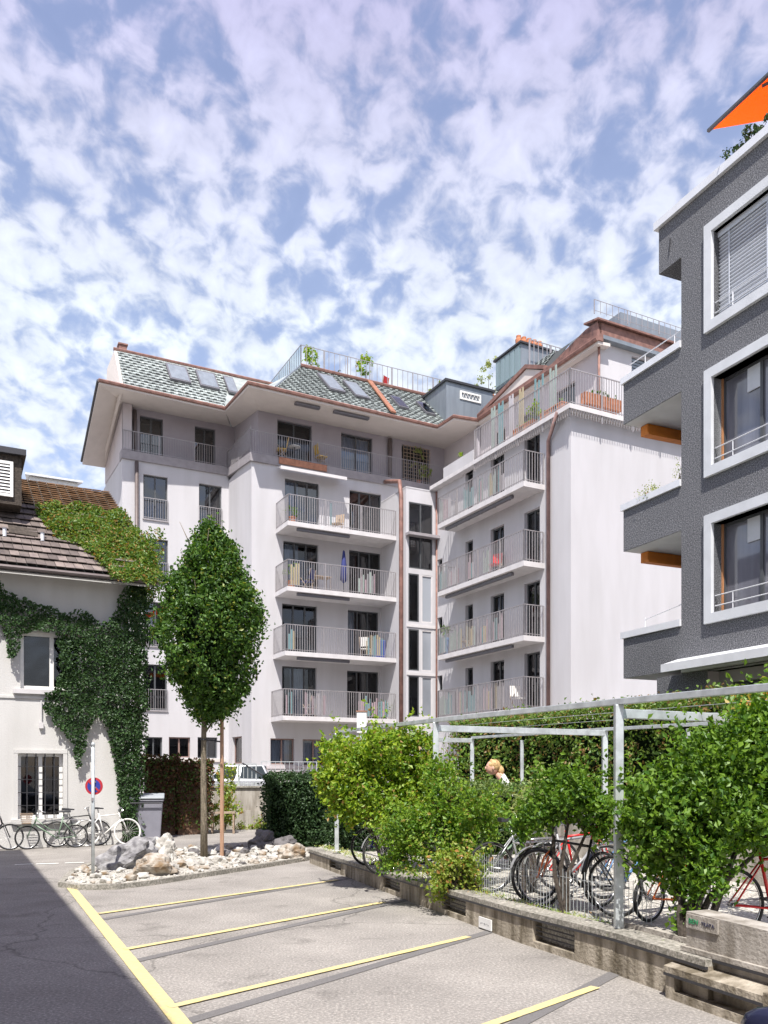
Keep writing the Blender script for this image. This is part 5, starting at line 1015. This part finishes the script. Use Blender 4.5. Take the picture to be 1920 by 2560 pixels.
# ------------------------------------------------------------------ bicycles
def bicycle(label,loc,rz,paintm,R_=.335,wb=1.02,lean=.0,basket=False,fender=None,tyre='rubber',rim='chrome',saddle='dark',bars='flat',step=False,fork=None,group=None):
    t=thing('bicycle',label,'bicycle',loc,rz,group); t.rotation_euler=(lean,0,rz)
    for x in (0,wb):
        m=MB(); m.torus((x,0,R_),R_-.035,.009,n=32,m=5); m.tube([(x,-.04,R_),(x,.04,R_)],.022,8)
        for i in range(20):
            a=2*math.pi*i/20; m.tube([(x,.02*(-1)**i,R_),(x+math.cos(a)*(R_-.035),0,R_+math.sin(a)*(R_-.035))],.0018,3,cap=False)
        wo=m.build('wheel',rim,t,smooth=True); m=MB(); m.torus((x,0,R_),R_-.018,.02,n=36,m=8); m.build('tyre',tyre,wo,smooth=True)
    bb=(.43,0,R_-.05); st=(.32,0,R_+.42); hd=(wb-.20,0,R_+.46); hl=(wb-.165,0,R_+.32)
    m=MB()
    if step: m.tube([hl,(.62,0,R_+.08),bb],.018,8); m.tube([(hd[0],0,hd[2]-.03),(.60,0,R_+.18),(.37,0,R_+.15)],.012,8)
    else: m.tube([hd,st],.015,8); m.tube([hl,bb],.018,8)
    m.tube([bb,(.30,0,R_+.50)],.016,8); m.tube([hl,(wb-.215,0,R_+.50)],.02,8)
    for s in (-1,1): m.tube([(0,.05*s,R_),(bb[0],.03*s,bb[2])],.010,6); m.tube([(0,.05*s,R_),(st[0],.02*s,st[2]-.02)],.009,6)
    m.build('frame',paintm,t,smooth=True)
    m=MB()
    for s in (-1,1): m.tube([(wb,.045*s,R_),(wb-.10,.045*s,R_+.26),(wb-.155,.0,R_+.34)],.012,6)
    m.build('fork',fork or paintm,t,smooth=True)
    m=MB(); hx,hz=wb-.23,R_+.62; m.tube([(hx+.01,0,R_+.50),(hx,0,hz)],.013,6)
    if bars=='drop': m.tube([(hx+.02,-.20,hz-.12),(hx+.10,-.21,hz-.06),(hx+.05,-.20,hz),(hx,0,hz),(hx+.05,.20,hz),(hx+.10,.21,hz-.06),(hx+.02,.20,hz-.12)],.013,6)
    else: m.tube([(hx-.16,-.28,hz+.0),(hx-.03,-.22,hz+.05),(hx,0,hz),(hx-.03,.22,hz+.05),(hx-.16,.28,hz)],.012,6)
    m.build('handlebar','chrome',t,smooth=True)
    m=MB(); m.tube([(.30,0,R_+.5),(.285,0,R_+.60)],.012,6); m.add([(.13,-.07,R_+.60),(.13,.07,R_+.60),(.27,.05,R_+.61),(.43,.012,R_+.60),(.43,-.012,R_+.60),(.27,-.05,R_+.61),(.13,-.065,R_+.66),(.13,.065,R_+.66),(.27,.04,R_+.65),(.43,.01,R_+.63),(.43,-.01,R_+.63),(.27,-.04,R_+.65)],[(0,1,2,3,4,5),(6,7,8,9,10,11),(0,1,7,6),(1,2,8,7),(2,3,9,8),(3,4,10,9),(4,5,11,10),(5,0,6,11)]); m.build('saddle',saddle,t,bevel=.008)
    m=MB(); m.torus((bb[0],.045,bb[2]),.085,.006,n=20,m=5); m.tube([(bb[0],-.06,bb[2]),(bb[0],.06,bb[2])],.012,6); m.tube([(bb[0],.06,bb[2]),(bb[0]+.12,.06,bb[2]-.11)],.009,6); m.tube([(bb[0],-.06,bb[2]),(bb[0]-.12,-.06,bb[2]+.11)],.009,6); m.tube([(0,.045,R_+.03),(bb[0],.045,bb[2]+.085)],.004,4); m.tube([(0,.045,R_-.03),(bb[0],.045,bb[2]-.085)],.004,4); m.build('crankset','p_grey',t)
    for s,x,z in ((1,.12,-.11),(-1,-.12,.11)): m=MB(); m.box(bb[0]+x-.05,bb[0]+x+.05,min(.06*s,.15*s),max(.06*s,.15*s),bb[2]+z-.01,bb[2]+z+.01); m.build('pedal','dark',t)
    if fender:
        for x,a0,a1 in ((0,.15,2.9),(wb,.6,3.1)):
            m=MB(); pts=[(x+math.cos(a0+(a1-a0)*i/14)*(R_+.022),0,R_+math.sin(a0+(a1-a0)*i/14)*(R_+.022)) for i in range(15)]
            for a,b in zip(pts[:-1],pts[1:]): m.add([(a[0],-.024,a[2]),(a[0],.024,a[2]),(b[0],.024,b[2]),(b[0],-.024,b[2]),(a[0]*1.0,-.024,a[2]+.003),(a[0],.024,a[2]+.003),(b[0],.024,b[2]+.003),(b[0],-.024,b[2]+.003)],[(0,1,2,3),(4,5,6,7),(0,3,7,4),(1,2,6,5)])
            m.build('mudguard',fender,t)
        m=MB(); m.tube([(-.28,-.06,R_+.40),(.26,-.05,R_+.42),(.26,.05,R_+.42),(-.28,.06,R_+.40)],.007,5,closed=True); m.tube([(0,-.05,R_),(-.12,-.06,R_+.40)],.006,5); m.tube([(0,.05,R_),(-.12,.06,R_+.40)],.006,5); m.build('carrier','chrome',t)
    if basket:
        m=MB(); bx=wb+.02; 
        for k in range(6): z=R_+.36+k*.045; e=.10+.008*k; m.tube([(bx-e,-e*1.5,z),(bx+e,-e*1.5,z),(bx+e,e*1.5,z),(bx-e,e*1.5,z)],.009,4,closed=True)
        m.box(bx-.1,bx+.1,-.14,.14,R_+.34,R_+.36); m.build('basket','wood',t)
    return t
lw=lambda a,b:(-9.5+a*_c-b*_s,20.7+a*_s+b*_c,0)
bicycle('white bicycle with white tyres leaning on the wall beside the ivy',lw(2.0,-.28),ROT,'p_white',R_=.345,lean=-.06,tyre='p_white',rim='p_white',bars='drop',saddle='dark')
bicycle('dull green step through bicycle with a wicker basket under the barred window',lw(1.72,-.50),ROT+math.pi,'p_green',R_=.29,wb=1.13,basket=True,fender='p_green',step=True,bars='flat')
bicycle('black bicycle with dark mudguards standing between the green and white ones',lw(1.30,-.22),ROT+.05,'p_black',R_=.33,wb=1.0,fender='p_black',lean=-.05)
bicycle('bicycle cut by the left edge of the photo',lw(-.75,-.45),ROT,'p_black',R_=.32,wb=.95,fender='p_black')
z0=.29
ang=ROT+.1
def bk(label,x,y,a,p,**k): bicycle(label,(x,y,z0),a,p,**k)
bk('bright red bicycle at the right edge behind the tall concrete wall',3.30,7.95,ROT-.25,'p_red',R_=.35,wb=1.05,fork='p_red')
bk('black bicycle with an orange fork right behind the near pergola post',2.56,9.28,math.pi*.74,'p_black',R_=.345,fork='p_orange',saddle='p_red')
bk('grey city bicycle with grey mudguards left of the near pergola post',1.86,10.25,ROT-.1,'p_grey',R_=.345,fender='p_grey',rim='p_silver')
bk('silver bicycle parked between the hedge and the wire fence',1.42,11.15,ROT-.15,'p_silver',R_=.34)
bk('blue bicycle half hidden in the leaves behind the near post',2.6,10.0,ROT+.15,'p_blue',R_=.33,fender='p_black')
bk('bicycle with a red frame and silver mudguards behind the grey city bicycle',2.12,10.9,ROT-.05,'p_red',R_=.34,fender='p_silver')
bk('green framed bicycle nearest the yellowing shrub',1.15,11.75,ROT-.1,'p_green',R_=.34,fender='p_black')
bk('child sized orange bicycle between the near post and the laurel',2.85,9.0,ROT+.1,'p_orange',R_=.25,wb=.8)
bk('black bicycle under the big bright shrub',-.02,13.1,ROT-.1,'p_black',R_=.34,fender='p_grey')
bk('navy bicycle at the far end of the stands under the shrub',-.25,14.3,ROT-.1,'signblue',R_=.34)
# wire fence along the bed
t=thing('wire_fence','low wire picket fence between the stone edge and the bicycles','fence'); m=MB()
q=off(WL,.42); pts=[q[2],q[3],q[4]]; pts=[tuple(Vector(pts[0]).lerp(Vector(pts[1]),.15)),pts[1],pts[2]]
for (a,b) in zip(pts[:-1],pts[1:]):
    a,b=Vector(a),Vector(b); L=(b-a).length; n=int(L/.062)
    for i in range(n+1): p=a.lerp(b,i/n); m.tube([(p.x,p.y,.26),(p.x,p.y,.80+.03*(i%2))],.0035,4,cap=False)
    for z in (.36,.74): m.tube([(*a,z),(*b,z)],.003,4)
m.build('wires','galv',t)
# grey kerb stones and stone slabs along the bed edge
t=thing('stone_edging','rough pale stone block edging the bed beside the near pergola post','edging',(0,0,0)); m=MB(); q1=off(WL,.28);q2=off(WL,.42); a=Vector(q1[4]).lerp(Vector(q1[3]),.25); b=Vector(q1[4]).lerp(Vector(q1[5]),.9); c=Vector(q2[4]).lerp(Vector(q2[5]),.9); d=Vector(q2[4]).lerp(Vector(q2[3]),.25)
m.prism([(*a,.28),(*b,.28),(*c,.28),(*d,.28)],(0,0,.16)); m.build('block','concrete_pale',t)
# ------------------------------------------------------------------ shrubs
def shrub(name,label,loc,blobs,n,size,lm,stems=6,spread=.13,sm='bark_dark',shell=.45,base=None,**k):
    t=thing(name,label,'shrub',loc); P,N=blob_points(blobs,n,spread,shell,shoots=n//110); leaves('foliage',lm,P,size,N,t,.15,**k); m=MB()
    for i in range(stems):
        b=blobs[i%len(blobs)]; r=random.uniform(-.15,.15); c=base or (0,0)
        m.tube([(c[0]+r,c[1]+r*.6,0),(c[0]+(b[0]-c[0])*.3+r,c[1]+b[1]*.3,b[2]*.4),(b[0]*.8,b[1]*.8,b[2]*.75),(b[0]+r,b[1],b[2]+b[5]*.5)],[.035,.028,.018,.006],6)
        for j in range(5): a=random.uniform(0,6.28); m.tube([(b[0]*.85,b[1]*.85,b[2]*.8),(b[0]+math.cos(a)*b[3]*.7,b[1]+math.sin(a)*b[4]*.7,b[2]+random.uniform(-.4,.6)*b[5])],[.012,.004],4)
    if stems: m.build('stem',sm,t)
    return t
shrub('bright_shrub','large bright green shrub beside the far pergola posts',(.0,13.4,.28),[(-.55,0,1.72,.50,.5,.42),(.0,-.1,1.95,.50,.45,.30),(.35,.0,1.45,.48,.5,.42),(-.35,-.1,1.2,.55,.5,.35),(.15,-.2,1.0,.42,.4,.30),(-.62,0,1.45,.35,.4,.35),(.60,0,1.95,.16,.2,.22),(.68,-.1,1.2,.35,.35,.4)],19000,.075,'lf_bright',stems=8,base=(.1,0))
shrub('yellowing_shrub','loose yellowing shrub hanging over the low wall beside the middle pergola post',(.95,11.5,.28),[(.05,0,1.12,.42,.35,.28),(.25,.1,.85,.35,.35,.26),(-.28,-.05,.80,.42,.3,.35),(-.10,.0,1.45,.28,.25,.22),(-.62,.1,.95,.35,.3,.3),(.62,.4,1.05,.25,.3,.2),(-.7,.3,.5,.35,.3,.25)],8500,.058,'lf_mix',stems=6,shell=.2)
shrub('yellowing_shrub','small rounded yellow green bush at the foot of the middle pergola post',(1.0,11.05,.28),[(0,0,.33,.27,.25,.25),(-.18,0,.22,.2,.2,.2)],2200,.058,'lf_yel',stems=4)
shrub('laurel_shrub','very large mid green shrub on the right between the two concrete walls',(2.72,7.45,.28),[(.50,.3,1.50,.62,.5,.42),(.10,.3,1.12,.52,.5,.36),(.85,.3,1.80,.45,.5,.33),(-.12,.35,.95,.32,.35,.24),(.45,.2,1.22,.52,.5,.28),(.95,.3,1.25,.5,.5,.45),(.0,.2,.85,.28,.35,.22),(1.2,.4,1.95,.5,.5,.4),(.0,.1,.45,.09,.12,.25),(-.05,.3,1.15,.42,.45,.35),(.5,.35,1.72,.45,.45,.28),(.95,.4,2.02,.35,.4,.18)],30000,.062,'lf_mid',stems=9,spread=.11,base=(.0,0))
shrub('laurel_shrub','small green shrub left of the near pergola post',(2.15,9.35,.28),[(-.12,0,1.38,.32,.3,.20),(.12,.0,1.22,.28,.3,.22),(-.30,.1,1.18,.28,.25,.17),(.42,.0,1.05,.25,.2,.22),(-.55,.2,1.05,.2,.2,.16)],5200,.062,'lf_mid',stems=3,spread=.09)
shrub('palm_clump','pale grassy tuft behind the grey city bicycle',(1.95,11.2,.28),[(0,0,1.1,.22,.2,.28)],260,.16,'lf_olive',stems=3,asp=.16)
shrub('creeper','orange and green creeper at the top right corner of the pergola',(4.15,8.9,2.25),[(-.1,0,.25,.45,.4,.16),(.35,0,.3,.5,.4,.2)],900,.085,'lf_orange',stems=0)
hedge_box('clipped_hedge','dark clipped hedge block at the end of the rockery','hedge','lf_dark',-3.05,-.85,21.2,22.6,0,1.82,13000,.075,rough=.14)
hedge_box('clipped_hedge','low clipped light green hedge in front of the bending person','hedge','lf_hedge',.0,2.25,-.45,.45,.55,1.62,12000,.06,loc=(.55,13.5,0),rz=.36,rough=.10)
hedge_box('tall_hedge','tall dense brown green beech hedge filling the background behind the bicycle shelter','hedge','lf_tall',0,11.5,-.55,.55,.72,3.22,36000,.085,loc=(2.2,22.3,0),rz=math.atan2(-6.5,3.2),rough=.16)
hedge_box('dark_undergrowth','dark low undergrowth behind the first pergola bay','hedge','lf_dark',-.2,1.0,0,.7,.25,1.1,4000,.07,loc=(-1.1,17.6,0),rz=-.9,rough=.12)
m=MB()
for i in range(2400):
    a=random.random()*4; k=int(a); 
    if k>3: continue
    p=Vector(off(WL,.3)[k]).lerp(Vector(off(WL,.3)[k+1]),a-k)+Vector((random.gauss(0,.1),random.gauss(0,.1)))
    z=.345+ random.random()*.01; h=random.uniform(.01,.04); w_=.006; m.add([(p.x,p.y,z),(p.x+w_*2,p.y,z),(p.x+random.gauss(0,.02),p.y+random.gauss(0,.02),z+h)],[(0,1,2)])
tag(m.build('grass_tufts','lf_yel',recalc=False),'sparse dry grass and moss along the top of the low wall','grass',kind='stuff')
# white vent box above the far pergola bay
t=thing('white_vent_box','plain white box on a post above the far end of the pergola','vent box',(-.51,19.2,.2)); m=MB(); m.box(-.11,.11,-.08,.08,2.6,3.08); m.build('box','signwhite',t); m=MB(); m.box(-.13,.13,-.1,.1,3.08,3.10); m.build('cap','copper_bright',t); m=MB(); m.tube([(0,0,0),(0,0,2.6)],.05,8); m.build('post','galv',t)
# ------------------------------------------------------------------ person
def skin_mesh(joints,edges,root=0,sub=2):
    me=bpy.data.meshes.new('b'); me.from_pydata([j[:3] for j in joints],edges,[]); o=bpy.data.objects.new('b',me); scene.collection.objects.link(o)
    s=o.modifiers.new('s','SKIN'); 
    if not me.skin_vertices: 
        bm=bmesh.new(); bm.from_mesh(me); bm.verts.layers.skin.verify(); bm.to_mesh(me); bm.free()
    for i,j in enumerate(joints): me.skin_vertices[0].data[i].radius=(j[3],j[4] if len(j)>4 else j[3])
    me.skin_vertices[0].data[root].use_root=True
    u=o.modifiers.new('u','SUBSURF'); u.levels=sub; u.render_levels=sub
    dg=bpy.context.evaluated_depsgraph_get(); dg.update(); m2=bpy.data.meshes.new_from_object(o.evaluated_get(dg)); bpy.data.objects.remove(o)
    b=MB(); b.add([tuple(v.co) for v in m2.vertices],[tuple(p.vertices) for p in m2.polygons]); return b
pe=thing('person','person with blond hair and a white shirt bending forward behind the clipped hedge','person',(2.16,14.9,.34),math.radians(180)); pe.scale=(1.06,1.06,1.06)
# facing +x locally (turned to the left in the picture)
J=[(-.12,0,.88,.13,.10),(-.06,0,1.08,.12,.09),(.0,0,1.32,.15,.10),(.09,0,1.41,.08,.07),(.16,0,1.45,.05,.05),
 (.04,.17,1.33,.055),(.16,.24,1.10,.042),(.36,.20,1.0,.032),(.44,.19,.99,.022),(.04,-.17,1.33,.055),(.16,-.24,1.10,.042),(.36,-.20,1.0,.032),(.44,-.19,.99,.022),
 (-.10,.09,.80,.085),(-.02,.10,.46,.06),(-.08,.11,.09,.04),(.06,.12,.04,.035),(-.10,-.09,.80,.085),(-.02,-.10,.46,.06),(-.08,-.11,.09,.04),(.06,-.12,.04,.035)]
Ed=[(0,1),(1,2),(2,3),(3,4),(2,5),(5,6),(6,7),(7,8),(2,9),(9,10),(10,11),(11,12),(0,13),(13,14),(14,15),(15,16),(0,17),(17,18),(18,19),(19,20)]
b=skin_mesh(J,Ed)
hd=ico((.22,0,1.545),(.105,.082,.12),3,2,.04,1); b.add(hd.v,hd.f); no=ico((.325,0,1.535),(.022,.014,.026),2,1,.05); b.add(no.v,no.f)
for s in (-1,1):
    e=ico((.215,.085*s,1.535),(.022,.012,.032),2,1,.05); b.add(e.v,e.f)
    for k in range(5):
        a=(k-2)*.2; y0=.19*s+(k-2)*.015; l=(.045,.065,.072,.068,.05)[k]; b.tube([(.44,y0,.99),(.44+l*.6,y0+a*.03,.985),(.44+l,y0+a*.05,.965)],[.009,.008,.006],5)
b.build('body','skin',pe,smooth=True)
m=MB()
for s in (-1,1): e=ico((.305,.033*s,1.56),(.012,.016,.010),1,1,0); m.add(e.v,e.f)
m.build('sunglasses','dark',pe)
m=MB(); e=ico((.315,0,1.485),(.012,.025,.006),1,1,0); m.add(e.v,e.f); m.build('mouth','p_red',pe)
m=ico((.19,0,1.58),(.112,.090,.105),3,5,.22,3.0); e=ico((.085,0,1.50),(.065,.06,.085),2,7,.2); m.add(e.v,e.f); m.build('hair','hair',pe,smooth=True)
sj=[(j[0],j[1],j[2],j[3]*1.14,(j[4] if len(j)>4 else j[3])*1.2) for j in (J[0],J[1],J[2],(.08,0,1.39,.08,.075),J[5],J[6],(.26,.22,1.05,.045),J[9],J[10],(.26,-.22,1.05,.045))]
s_=skin_mesh(sj,[(0,1),(1,2),(2,3),(2,4),(4,5),(5,6),(2,7),(7,8),(8,9)]); s_.build('shirt','shirt',pe,smooth=True)
tj=[(j[0],j[1],j[2],j[3]*1.15,(j[4] if len(j)>4 else j[3])*1.2) for j in (J[0],J[13],J[14],J[15],J[17],J[18],J[19])]
skin_mesh(tj,[(0,1),(1,2),(2,3),(0,4),(4,5),(5,6)]).build('trousers','trousers',pe,smooth=True)
